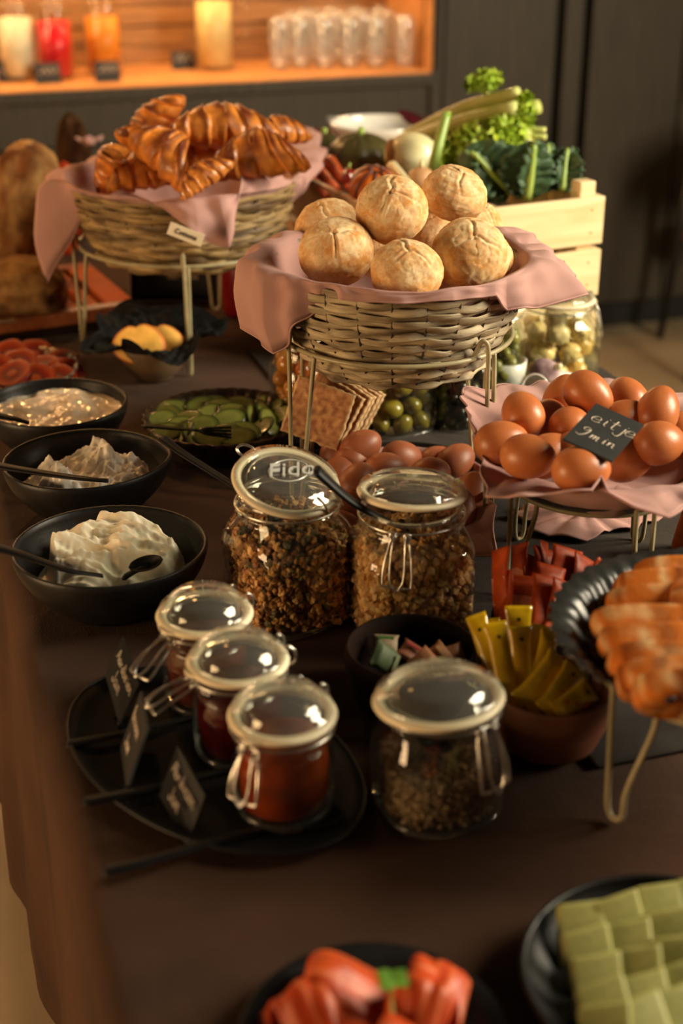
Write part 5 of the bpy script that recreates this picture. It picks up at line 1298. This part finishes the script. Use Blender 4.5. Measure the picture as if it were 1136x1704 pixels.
# ---- behind the crate: white bowl, red bowl, dark leaf
wb = atd(628, 218, 2.80); wb.z = T
t = stand(wb, 'wire stand carrying the white bowl behind the crate', .07, .15, [(225, None), (315, None), (45, None), (135, None)])
t = thing('salad_bowl', (wb.x, wb.y, T+.153), 'wide white bowl seen edge on behind the crate', 'bowl'); mesh('bowl_body', bowlgeo(.094, .050, .045), M['white'], t); mesh('foot_ring', lathe([(.040, -.0), (.044, 0), (.044, .004), (.040, .004)], 40), M['white'], t)
rb = atd(508, 232, 2.75); rb.z = T
t = stand(rb, 'wire stand carrying the red bowl behind the croissant napkin', .06, .13, [(225, None), (315, None), (45, None), (135, None)])
t = thing('fruit_bowl', (rb.x, rb.y, T+.132), 'dark red bowl peeping out behind the croissant napkin', 'bowl'); mesh('bowl_body', bowlgeo(.075, .055, .04), DR, t); mesh('rim', tube(ringpts(.075, .0555, 60), .002, 8, True), DR, t)
lf = atd(710, 214, 2.72); LR = (lin(70, 14, 26), lin(120, 30, 44))
for k, (b, e, lb) in enumerate([((712, 214, 2.70), (662, 182, 2.72), 'dark red leaf pointing left behind the celery'), ((722, 212, 2.70), (690, 196, 2.74), 'smaller dark red leaf beside the celery')]):
    B, E = atd(*b), atd(*e); g, c = leafgeo(Vector((0, 0, 0)), E-B, .012+.004*k, -fh+UPV*.5, .1, .1, k+4, cA=LR[0], cB=LR[1]); o = mesh('red_leaf', g, M['leafy'], loc=B, cols=c); solid(o, .001, 0); tag(o, lb, 'leaf', 'dark red leaves behind the crate')
o = mesh('folded_cloth', box(-.035, .035, -.02, .02, -.004, .006, .003), plain('teal_grey_cloth', lin(116, 134, 136), .8), loc=atd(572, 203, 2.95)); o.rotation_euler = (0, R(6), -YAW)
tag(o, 'grey blue folded cloth beside the white bowl', 'cloth')
bx_ = mesh('cloth_box', box(-.03, .03, -.02, .02, -.195, -.006, .003), M['acacia'], loc=o.location, rot=(0, 0, -YAW), smooth=False); bx_.name = 'wooden_block'; tag(bx_, 'dark wooden block carrying the folded cloth behind the crate', 'block')

# ================================================================= jars behind the roll stand
rs = random.Random(21)
def backjar(px, py, label, w, hs, neck, e, lab, phi=None, lid=True):
    c = at(px, py, T); t, s = fido(c, label, w, hs, neck, e, R(10), 'clip top jars behind the rolls'); 
    jarlid(t, neck+.004, Matrix.Translation((0, 0, hs+.0285)))
    if phi is not None: latch(t, phi, neck, hs+.014, 10, .042, .0125)
    for s_ in (-.2, .2):
        a = ca((phi or 270)+180)+s_-R(10); q = neck+.008; mesh('hinge_wire', tube(smoothpath([((q-.006)*math.cos(a), (q-.006)*math.sin(a), hs+.034), (q*math.cos(a), q*math.sin(a), hs+.03), (q*math.cos(a), q*math.sin(a), hs+.02), ((q-.005)*math.cos(a), (q-.005)*math.sin(a), hs+.016)], 4), .0012, 7), M['clip'], t)
    return c, t
def fillchunks(c, n, w, z1, e, sc, pal, label, name, liquid, seed, mat='attrwet', zoff=.008):
    rs = random.Random(seed); sc_ = sc
    # layered packing against the glass
    items = []; W_ = w/2
    z = zoff+sc*.8; row = 0
    while z < z1-sc*.5:
        m = max(5, int(2*math.pi*(W_-sc)/(sc*1.9))) if n is None else n
        for k in range(m):
            a = 2*math.pi*(k+.5*(row % 2))/m+rs.uniform(-.08, .08); r = W_-sc*1.02; q = r/((abs(math.cos(a))**e+abs(math.sin(a))**e)**(1/e)); items.append((q*math.cos(a), q*math.sin(a), z+rs.uniform(-.2, .2)*sc))
        z += sc*1.7; row += 1
    V = []; F = []; cols = []
    for (x, y, zz) in items:
        lump = name == 'cauliflower'
        g = ball(1, 1, 1, 18, 12, (lambda p: 1+.6*abs(noise.noise(p*2.8+Vector((x*90, y*90, zz*90))))-.2) if lump else None)
        m = Matrix.Translation((x, y, zz)) @ Euler((rs.random()*6, rs.random()*6, rs.random()*6)).to_matrix().to_4x4() @ Matrix.Diagonal((sc, sc*.86, sc*1.15 if not lump else sc, 1))
        g = xf(g, m); k0 = len(V); V += g[0]; F += [tuple(i+k0 for i in f) for f in g[1]]
        cc = pal[rs.randrange(len(pal))]; kk = rs.uniform(.8, 1.15); cols += [(cc[0]*kk, cc[1]*kk, cc[2]*kk, 1)]*len(g[0])
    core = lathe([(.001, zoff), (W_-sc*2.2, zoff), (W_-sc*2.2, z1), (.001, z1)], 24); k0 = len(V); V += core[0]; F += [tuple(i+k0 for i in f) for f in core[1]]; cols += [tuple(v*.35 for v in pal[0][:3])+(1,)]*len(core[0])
    o = mesh(name, (V, F), M[mat], loc=(c.x, c.y, T), cols=cols, rot=(0, 0, R(10))); return tag(o, label, 'pickles', kind='stuff')
c, t = backjar(514, 705, 'clip top jar of orange pickles behind the crispbread', .095, .098, .040, 3, '', 285)
fillchunks(c, None, .087, .092, 3, .013, [lin(190, 110, 30), lin(170, 84, 24), lin(204, 130, 44)], 'orange pickled vegetables inside the jar behind the crispbread', 'pickled_vegetables', None, 3)
c, t = backjar(655, 712, 'clip top jar of green olives under the rolls basket', .098, .098, .042, 3.2, '')
fillchunks(c, None, .090, .092, 3.2, .0135, [lin(128, 112, 34), lin(142, 124, 42), lin(112, 98, 28)], 'large green olives inside the jar under the rolls basket', 'olives', None, 5)
c, t = backjar(764, 705, 'dark clip top jar right of the olives', .084, .096, .036, 3, '')
fillchunks(c, None, .076, .085, 3, .009, [lin(44, 36, 22), lin(34, 30, 20), lin(58, 50, 30)], 'small dark capers inside the shaded jar', 'capers', None, 7)
c, t = backjar(920, 632, 'clip top jar of pickled cauliflower in front of the crate', .108, .094, .0455, 3.6, '', 350)
fillchunks(c, None, .101, .098, 3.6, .0165, [lin(240, 208, 136), lin(246, 222, 160), lin(226, 184, 104)], 'yellowish cauliflower florets inside the jar by the crate', 'cauliflower', None, 9)
c, t = backjar(822, 655, 'narrow clip top jar of pale green pickles behind the rolls stand', .07, .10, .030, 3, '')
fillchunks(c, None, .062, .092, 3, .010, [lin(120, 116, 50), lin(140, 134, 66)], 'pale green gherkins inside the narrow jar behind the rolls stand', 'gherkins', None, 13)

# ---- crispbread
def crisp(seed):
    cols = []; V = []; n = 26; F = []
    def top(s):
        for j in range(n):
            for i in range(n):
                u, v = i/(n-1), j/(n-1); e = .0022*noise.noise(Vector((u*9, v*9, seed)))
                x = (u-.5)*.072+(e if i in (0, n-1) else 0); y = (v-.5)*.068+(e if j in (0, n-1) else 0)
                b = .0011*math.cos(u*44)*math.cos(v*44)+.0014*noise.noise(Vector((u*14, v*14, seed+s)))
                V.append((x, y, s*(.0034+b))); k = max(0, min(1, .5+1.1*noise.noise(Vector((u*11, v*11, seed+2))))); a, c_ = lin(212, 158, 104), lin(144, 84, 44)
                if i in (0, n-1) or j in (0, n-1): a = c_ = lin(216, 178, 130)
                cols.append((*[a[q]*(1-k)+c_[q]*k for q in range(3)], 1))
    top(1); top(-1); N2 = n*n
    for j in range(n-1):
        for i in range(n-1): a = j*n+i; F.append((a, a+1, a+n+1, a+n)); F.append((a+N2+n, a+N2+n+1, a+N2+1, a+N2))
    rim = [i for i in range(n)]+[j*n+n-1 for j in range(1, n)]+[(n-1)*n+i for i in range(n-2, -1, -1)]+[j*n for j in range(n-2, 0, -1)]
    for k in range(len(rim)): a, b = rim[k], rim[(k+1) % len(rim)]; F.append((b, a, a+N2, b+N2))
    return (V, F), cols
cs = None
nm = ['front crispbread slab facing the viewer', 'second crispbread slab, just behind the front one', 'third crispbread slab in the row', 'fourth crispbread slab in the row', 'fifth crispbread slab in the row', 'sixth crispbread slab in the row', 'last crispbread slab, leaning against the olive jar']
for k in range(7):
    if k == 0: g, cl = crisp(1)
    if cs is None: o = mesh('crispbread', g, M['attr'], cols=cl); cs = o
    else: o = inst(cs)
    px = [529, 548, 560, 568, 576, 584, 598][k]; py = [687, 680, 678, 676, 674, 672, 670][k]; D = [1.66, 1.685, 1.70, 1.712, 1.724, 1.736, 1.76][k]
    X = (r3*.86+fh*-.30-UPV*.22).normalized() if k < 6 else (r3*.35-fh*.9-UPV*.1).normalized()
    if 0 < k < 6: X = (r3*.74-fh*.55-UPV*.30).normalized()
    Y = (UPV*.93+r3*.30+fh*.22); Y = (Y-X*Y.dot(X)).normalized(); Z = X.cross(Y)
    m = Matrix((X, Y, Z)).transposed().to_4x4(); o.matrix_world = Matrix.Translation(atd(px, py, D)) @ m @ Matrix.Scale([1.0, .96, .98, .95, .97, .95, .93][k], 4)
    tag(o, nm[k], 'crispbread', 'crispbread slabs beside the olive jar')
q = at(545, 742, T); t = thing('crispbread_tray', (q.x, q.y, T+.001), 'small dark tray holding the crispbread upright', 'tray', rz=-YAW+.1)
mesh('tray_body', box(-.055, .06, -.035, .055, 0, .010, .003), M['blackc'], t); mesh('lip', box(-.055, .06, -.035, -.030, .0101, .018, .002), M['blackc'], t)

# ================================================================= sachets
def sachet(L, W_, th=.0028, nu=8, nv=18, seed=0):
    def fn(s):
        V = []
        for j in range(nv):
            v = j/(nv-1); e = min(v, 1-v); pf = min(1, max(0, (e-.07)/.12))**.6
            for i in range(nu):
                u = i/(nu-1); w = math.sin(math.pi*u)**.6
                V.append(((u-.5)*W_*(1-.10*pf), v*L, s*(.0003+th*pf*w)+.0022*math.sin(v*4+seed)+.0006*noise.noise(Vector((u*4, v*9, seed+s)))))
        return V
    A, B = fn(1), fn(-1); n2 = nu*nv; V = A+B; F = []
    for j in range(nv-1):
        for i in range(nu-1): a = j*nu+i; F.append((a, a+1, a+nu+1, a+nu)); F.append((a+n2+nu, a+n2+nu+1, a+n2+1, a+n2))
        for a in (j*nu,): F.append((a, a+nu, a+nu+n2, a+n2))
        a = j*nu+nu-1; F.append((a+nu, a, a+n2, a+nu+n2))
    for i in range(nu-1): F.append((i+1, i, i+n2, i+1+n2)); a = (nv-1)*nu+i; F.append((a, a+1, a+1+n2, a+n2))
    return V, F
YEL = noisy('yellow_foil', lin(216, 170, 14), lin(234, 192, 28), 60, .22, .3, 45, coat=.4, vary=.08); REDM = noisy('red_orange_foil', lin(150, 50, 6), lin(184, 70, 10), 50, .5, .3, 45, spec=.25, vary=.2)
PNK = noisy('pink_print', lin(196, 110, 84), lin(220, 150, 120), 80, .5, .1); DK = plain('dark_print', lin(60, 40, 10), .5); RDP = plain('red_print', lin(200, 50, 20), .5)
ys = {}; 
def put(src, base, tip, face, spin=0):
    B, E = Vector(base), Vector(tip); Y = (E-B).normalized(); Z = Vector(face); Z = (Z-Y*Z.dot(Y)).normalized(); X = Y.cross(Z)
    m = Matrix((X, Y, Z)).transposed().to_4x4(); src.matrix_world = Matrix.Translation(B) @ m; return src
hb = at(916, 1143, T+.05)
def woodbowl(px, py, rr, h, mat, label, name='wooden_bowl'):
    c = at(px, py, T+h); t = thing(name, (c.x, c.y, T+.003), label, 'bowl', 'small wooden bowls'); mesh('bowl_body', lathe([(.001, 0), (rr*.72, 0), (rr*.82, .004), (rr*.96, h*.4), (rr, h*.75), (rr*.98, h-.003), (rr*.96, h), (rr*.93, h-.001), (rr*.92, h*.7), (rr*.86, h*.35), (rr*.7, .010), (.001, .009)], 64), mat, t); return c
woodbowl(916, 1143, .0505, .056, M['redwood'], 'reddish wooden bowl of yellow sachets behind the chia jar')
woodbowl(684, 1078, .0585, .058, M['acacia'], 'dark wooden bowl of tea bags between the jars')
woodbowl(900, 1025, .047, .045, M['acacia'], 'dark wooden bowl under the red sachets')
YS = [((838, 1170, 1.215), (790, 1022, 1.235), 'yellow stick sachet leaning furthest left'), ((850, 1182, 1.19), (824, 1034, 1.205), 'shiny yellow stick sachet second from the left'), ((868, 1165, 1.21), (866, 1042, 1.215), 'yellow stick sachet in the middle of the bowl'),
      ((865, 1140, 1.24), (862, 1008, 1.25), 'yellow sachet standing behind the middle one, under the red ones'), ((880, 1160, 1.215), (900, 1040, 1.225), 'shaded yellow sachet right of the middle'), ((885, 1172, 1.20), (915, 1050, 1.215), 'yellow sachet leaning right against the scalloped plate'),
      ((872, 1175, 1.17), (938, 1096, 1.185), 'broad yellow sachet with red dots slanting to the right'), ((905, 1186, 1.155), (960, 1110, 1.175), 'yellow sachet low at the right of the bowl'), ((925, 1190, 1.15), (985, 1145, 1.16), 'lowest yellow sachet lying at the bowl rim'), ((826, 1150, 1.235), (815, 1030, 1.255), 'yellow sachet tucked behind the left ones')]
for k, (b, e, lb) in enumerate(YS):
    t = thing('sugar_sachet', (0, 0, 0), lb, 'sachet', 'yellow sachets in the wooden bowl')
    B, E = atd(*b), atd(*e); L = (E-B).length; W_ = [.018, .020, .020, .024, .019, .019, .030, .022, .022, .018][k]
    put(t, B, E, -f3+r3*[-.2, .1, .1, 0, .3, .4, .1, .2, .1, -.3][k]); mesh('packet', sachet(L, W_, .0034 if W_ < .025 else .004, seed=k), YEL, t)
    mesh('printed_mark', box(-.0015, .0015, L*.80, L*.80+.003, .003, .0036), DK, t, smooth=False)
    if k in (6, 7, 8):
        for q in range(3): mesh('printed_dot', box(-.006+.006*q, -.003+.006*q, L*(.3+.15*q), L*(.3+.15*q)+.002, .0044, .0048), RDP, t, smooth=False)
RS = [((838, 1030), (830, 912), -.5, .026, 'red sachet at the far left with its crimped top spread'), ((838, 1040), (842, 950), -.6, .02, 'darker red sachet below the far left one'), ((868, 1000), (866, 905), -.3, .02, 'red sachet with a pointed corner at the back left'), ((880, 1000), (884, 922), .3, .026, 'red sachet slanting in the back row'),
      ((862, 1040), (868, 958), .0, .034, 'broad bright orange red sachet at the front left'), ((900, 1000), (905, 912), .2, .028, 'red sachet just below the back corner'), ((915, 1000), (908, 900), .5, .018, 'thin upright red sachet at the back'), ((930, 1010), (943, 912), .15, .034, 'large red sachet at the back right of centre'),
      ((905, 1030), (918, 940), .1, .030, 'red sachet in the centre lying almost flat'), ((905, 1050), (912, 958), .1, .030, 'orange red sachet at the front centre'), ((925, 1050), (935, 966), .2, .026, 'orange red sachet right of the front centre one'), ((955, 1010), (975, 925), .3, .030, 'red sachet second from the right end'),
      ((960, 1020), (1005, 938), .4, .026, 'red sachet at the right end pointing over the scalloped plate'), ((945, 1035), (955, 978), .2, .022, 'short red sachet beside the plate rim'), ((880, 1010), (888, 940), -.2, .024, 'shaded red sachet behind the broad bright one')]
for k, (b, e, fr, W_, lb) in enumerate(RS):
    t = thing('sauce_sachet', (0, 0, 0), lb, 'sachet', 'red sachets behind the yellow ones'); dd = 1.335-(b[1]-1000)*.0011
    B, E = atd(b[0], b[1], dd), atd(e[0], e[1], dd+.015); L = (E-B).length
    put(t, B, E, -fh*.6+UPV*.35+r3*fr*2.2); mesh('packet', sachet(L, W_, .0022, seed=k*2.3), REDM, t)
    if k % 2 == 0: mesh('printed_panel', box(-W_*.36, W_*.36, L*.2, L*.58, .0024, .0034), PNK, t, smooth=False)
TB = [((640, 1092), (642, 1055), .024, lin(150, 128, 100), 'white and green tea bag standing at the left of the bowl', 1.27), ((620, 1085), (665, 1110), .026, lin(70, 84, 50), 'dark green tea bag lying flat in the bowl', 1.24), ((672, 1100), (690, 1075), .022, lin(130, 76, 50), 'red striped tea bag in the middle of the bowl', 1.25), ((700, 1108), (742, 1080), .020, lin(160, 104, 58), 'orange tea bag lying at the right', 1.235),
      ((712, 1098), (770, 1085), .018, lin(140, 92, 54), 'brown tea bag behind the orange one', 1.25), ((690, 1112), (720, 1088), .020, lin(150, 96, 60), 'folded tea bag in front of the orange one', 1.225)]
for k, (b, e, W_, c, lb, dd) in enumerate(TB):
    t = thing('tea_bag', (0, 0, 0), lb, 'tea bag', 'tea bags in the dark wooden bowl'); B, E = atd(b[0], b[1], dd), atd(e[0], e[1], dd+.008)
    put(t, B, E, UPV*.7-fh*.6); L = max(.02, (E-B).length); mesh('packet', sachet(L, W_, .0035, seed=k), plain('tea_paper', c, .6), t); mesh('printed_stripe', box(-W_*.30, W_*.30, L*.72, L*.84, .0030, .0044), plain('stripe_print', [lin(70, 120, 40), lin(120, 130, 90), lin(170, 50, 40), lin(190, 140, 90), lin(110, 60, 40), lin(180, 120, 80)][k], .6), t, smooth=False)

# ================================================================= scalloped plate with sliced fruit bread
sc_ = at(1204, 1075, T+.118); stand(sc_, 'low olive wire stand in the right foreground under the scalloped plate', .102, .105, [(218, None), (150, None), (320, None), (45, None)], spread=.020)
t = thing('scalloped_plate', (sc_.x, sc_.y, T+.108), 'black scalloped plate of sliced fruit bread on its stand, cut by the right edge', 'plate'); mesh('plate_body', fluted(.138, .028, 44, rb=.76), M['fluted'], t)
FB1, FB2, FB3 = lin(200, 112, 42), lin(124, 58, 20), lin(236, 206, 150)
def slicegeo(seed, W_=.105, H=.040, th=.024):
    n = 48; rings = []; cols = []
    for q, y, cf in [(.02, -th/2, 1), (.55, -th/2, 1), (.86, -th/2, 1), (.97, -th*.42, 0), (1.0, -th*.25, 0), (1.02, 0, 0), (1.0, th*.25, 0), (.97, th*.42, 0), (.86, th/2, 1), (.5, th/2, 1), (.02, th/2, 1)]:
        ring = []
        for k in range(n):
            a = 2*math.pi*k/n; e = 2.6; r_ = 1/((abs(math.cos(a))**e+abs(math.sin(a))**e)**(1/e))*(1+.07*noise.noise(Vector((math.cos(a)*2.4, math.sin(a)*2.4, seed+y*20))))
            ring.append((W_/2*q*r_*math.cos(a), y, H/2*q*r_*math.sin(a)+H/2))
            c = FB1; wf = max(0, noise.noise(Vector((math.cos(a)*4+9, math.sin(a)*4, seed+y*60)))*1.3); c = [c[i]*(1-wf)+FB3[i]*wf for i in range(3)]; f = max(0, noise.noise(Vector((math.cos(a)*3, math.sin(a)*3, seed+q*2)))*1.8); f = min(1, f); cols.append((*[c[i]*(1-f)+FB2[i]*f for i in range(3)], 1))
        rings.append(ring)
    return loft(rings), cols
RSN = plain('raisin', lin(40, 14, 18), .4)
nmS = ['sliced fruit bread piece furthest back on the scalloped plate', 'second fruit bread slice from the back', 'third fruit bread slice from the back', 'fourth fruit bread slice, sticking out furthest left', 'fifth fruit bread slice, below the widest one', 'sixth fruit bread slice with a dark raisin', 'seventh fruit bread slice near the front', 'front fruit bread slice nearest the plate rim']
SLP = [(1112, 1000, 1.225, .080), (1088, 1022, 1.20, .090), (1086, 1048, 1.17, .092), (1076, 1080, 1.135, .105), (1086, 1108, 1.105, .098), (1094, 1136, 1.075, .092), (1102, 1160, 1.05, .086), (1122, 1180, 1.03, .076)]
for k, (px, py, D, w) in enumerate(SLP):
    t = thing('bread_slice', (0, 0, 0), nmS[k], 'bread', 'fruit bread slices on the scalloped plate'); g, c = slicegeo(k*3.1, w)
    p = atd(px+12, py, D); p.z = T+.113+.002*k
    t.matrix_world = Matrix.Translation(p) @ Matrix.Rotation(-YAW+rnd.uniform(-.05, .05), 4, 'Z') @ Matrix.Rotation(R(30), 4, 'X')
    mesh('slice', g, M['loaf'], t, cols=c)
    for q in range(3):
        x_, z_ = (rnd.uniform(-.3, .3)*w, rnd.uniform(.028, .042)); mesh('raisin', xf(ball(.0045, .003, .004, 10, 8), Matrix.Translation((x_, -.0125, z_))), RSN, t)
t = thing('bread_slice', (0, 0, 0), 'pale crumb side of a fruit bread slice at the right picture edge', 'bread', 'fruit bread slices on the scalloped plate'); g, c = slicegeo(50, .07, .05)
t.matrix_world = Matrix.Translation(Vector((atd(1165, 1060, 1.14).x, atd(1165, 1060, 1.14).y, T+.116))) @ Matrix.Rotation(-YAW+1.3, 4, 'Z') @ Matrix.Rotation(R(-20), 4, 'X'); mesh('slice', g, M['attr'], t, cols=c); mesh('raisin', xf(ball(.004, .003, .004, 10, 8), Matrix.Translation((0, -.0095, .03))), RSN, t)
# wooden mill at the right edge
q = at(1150, 925, T+.002); t = thing('pepper_mill', (q.x, q.y, T+.003), 'light wooden mill at the right picture edge beside the egg stand', 'mill'); mesh('mill_body', lathe([(.001, 0), (.021, 0), (.022, .01), (.019, .03), (.015, .05), (.018, .065), (.018, .068), (.001, .068)], 40), M['board'], t); mesh('mill_head', lathe([(.001, .0685), (.017, .0685), (.019, .075), (.014, .086), (.005, .090), (.001, .092)], 40), M['board'], t)

# ================================================================= cheese slices in the near right bowl
gb_ = at(1118, 1622, T+.030); t = thing('serving_bowl', (gb_.x, gb_.y, T+.0015), 'dark bowl of green herb cheese slices in the near right corner', 'bowl'); mesh('bowl_body', bowlgeo(.098, .030, .072), M['blackc'], t)
GC = noisy('green_herb_cheese', lin(156, 152, 84), lin(182, 176, 108), 18, .5, .25, 90, sss=.15, sssr=(.6, 1, .3)); GH = plain('herb_fleck', lin(70, 84, 40), .7)
ks = None; gi = 0
SL = []
for row, (y0, x0, n) in enumerate([(1545, 945, 4), (1590, 965, 5), (1635, 985, 5), (1680, 1005, 4), (1720, 1010, 4)]):
    for k in range(n): SL.append((x0+k*66-row*6, y0-k*16+4*(k % 2), row, k))
RW = ['back row', 'second row', 'third row', 'fourth row', 'front row']; KW = ['leftmost', 'second from the left', 'third from the left', 'fourth from the left', 'fifth from the left']
for (px, py, row, k) in SL:
    t0 = thing('cheese_slice', at(px, py, T+.020+.004*(k % 2)), '%s green herb cheese slice in the %s' % (KW[k], RW[row]), 'cheese', 'green cheese slices in the dark bowl')
    t0.matrix_world = Matrix.Translation(at(px+22, py+10, T+.024+.002*(k % 2))) @ Matrix.Rotation(-YAW+.30+rnd.uniform(-.16, .16), 4, 'Z') @ Matrix.Rotation(R(rnd.uniform(34, 46)), 4, 'X') @ Matrix.Rotation(R(rnd.uniform(-18, -2)), 4, 'Y')
    if ks is None: ks = mesh('slice', xf(box(-.0165, .0165, -.021, .021, -.004, .004, .0028, 3), Matrix(((1, .14, 0, 0), (0, 1, 0, 0), (0, 0, 1, 0), (0, 0, 0, 1)))), GC, t0); kf = mesh('herb_flecks', lumps(40, lambda i: (rnd.uniform(-.013, .013), rnd.uniform(-.018, .018), .0036), lambda i: (.0009, .0007, .0003), [lin(60, 80, 34), lin(90, 100, 50)], rnd)[0], GH, t0); kf['kind'] = 'stuff'
    else:
        for s_ in (ks, kf): o = s_.copy(); S.collection.objects.link(o); o.parent = t0
# ================================================================= smoked salmon on the near plate
sp = at(622, 1730, T+.016); t = thing('serving_plate', (sp.x, sp.y, T+.0015), 'black round plate of smoked salmon at the bottom of the picture', 'plate'); mesh('plate_body', lathe([(.001, 0), (.055, 0), (.058, .001), (.074, .008), (.086, .016), (.084, .0175), (.073, .011), (.056, .004), (.001, .004)], 80), M['blackc'], t); mesh('foot', lathe([(.045, -.001), (.048, -.001), (.048, .001), (.045, .001)], 48), M['blackc'], t)
SM = attrmat('smoked_salmon', .42, 160, .2, spec=.3, sss=.15, mul=(.85, 1.15), nscale=40)
def salmon(c, w, L, ang, h, seed, lb):
    """a ribbon of fish laid in folds"""
    cols = []
    def fn(u, v):
        x = (u-.5)*w*(1+.15*math.sin(v*6+seed)); s = v*3.0*math.pi+seed
        y = (v-.5)*L+.010*math.sin(s*1.0); z = h*(.55+.45*math.sin(s))*math.sin(math.pi*min(1, v*.9+.1))**.5+.006*noise.noise(Vector((u*4, v*5, seed)))+.012*(1-(2*u-1)**2)
        st = max(0, math.sin(u*26+v*4+seed))**5; a, b = lin(200, 78, 24), lin(228, 132, 80); dk = lin(164, 46, 12); m = noise.noise(Vector((u*3, v*6, seed+4)))*.5+.5
        base = [a[q]*(1-m)+dk[q]*m for q in range(3)]; cols.append((*[base[q]*(1-st*.55)+b[q]*st*.55 for q in range(3)], 1)); return (x, y, max(.001, z))
    g = grid(fn, 36, 60); o = mesh('salmon_slice', g, SM, loc=c, rot=(0, 0, ang), cols=cols); solid(o, .0025, 1); tag(o, lb, 'salmon', 'smoked salmon slices on the near plate'); return o
z0 = T+.010
salmon(at(612, 1690, z0), .060, .100, -YAW+1.45, .027, 1.0, 'folded salmon slice across the back of the plate')
salmon(at(530, 1725, z0), .05, .07, -YAW+.5, .022, 2.6, 'folded salmon slice at the left of the plate')
salmon(at(700, 1720, z0), .04, .08, -YAW-.35, .030, 4.1, 'bright salmon slice standing up at the right of the plate')
salmon(at(620, 1780, z0), .06, .08, -YAW+1.2, .022, 5.3, 'salmon slice lying at the front of the plate')
for k, (px, py, h, lb) in enumerate([(652, 1632, .052, 'cress sprig with bright leaves on top of the salmon'), (543, 1650, .036, 'small darker cress sprig on the left salmon slice')]):
    p = at(px, py, T+h); t = thing('cress_sprig', p, lb, 'cress', 'cress on the salmon')
    for q in range(4 if k == 0 else 2):
        a = q*1.7+.4; d = Vector((math.cos(a), math.sin(a), .25)); g, c = leafgeo(Vector((0, 0, 0)), d*.011, .0052, UPV, .2, .1, q, 8, 10, cA=lin(96, 140, 40), cB=lin(140, 176, 70)); solid(mesh('leaflet', g, M['leafy'], t, cols=c), .0006, 0)
    mesh('stem', tube(smoothpath([Vector((0, 0, 0)), Vector((0, 0, -.008))-fh*.006, Vector((0, 0, -.012))-fh*.018], 4), .0009, 6), GSTEM, t)
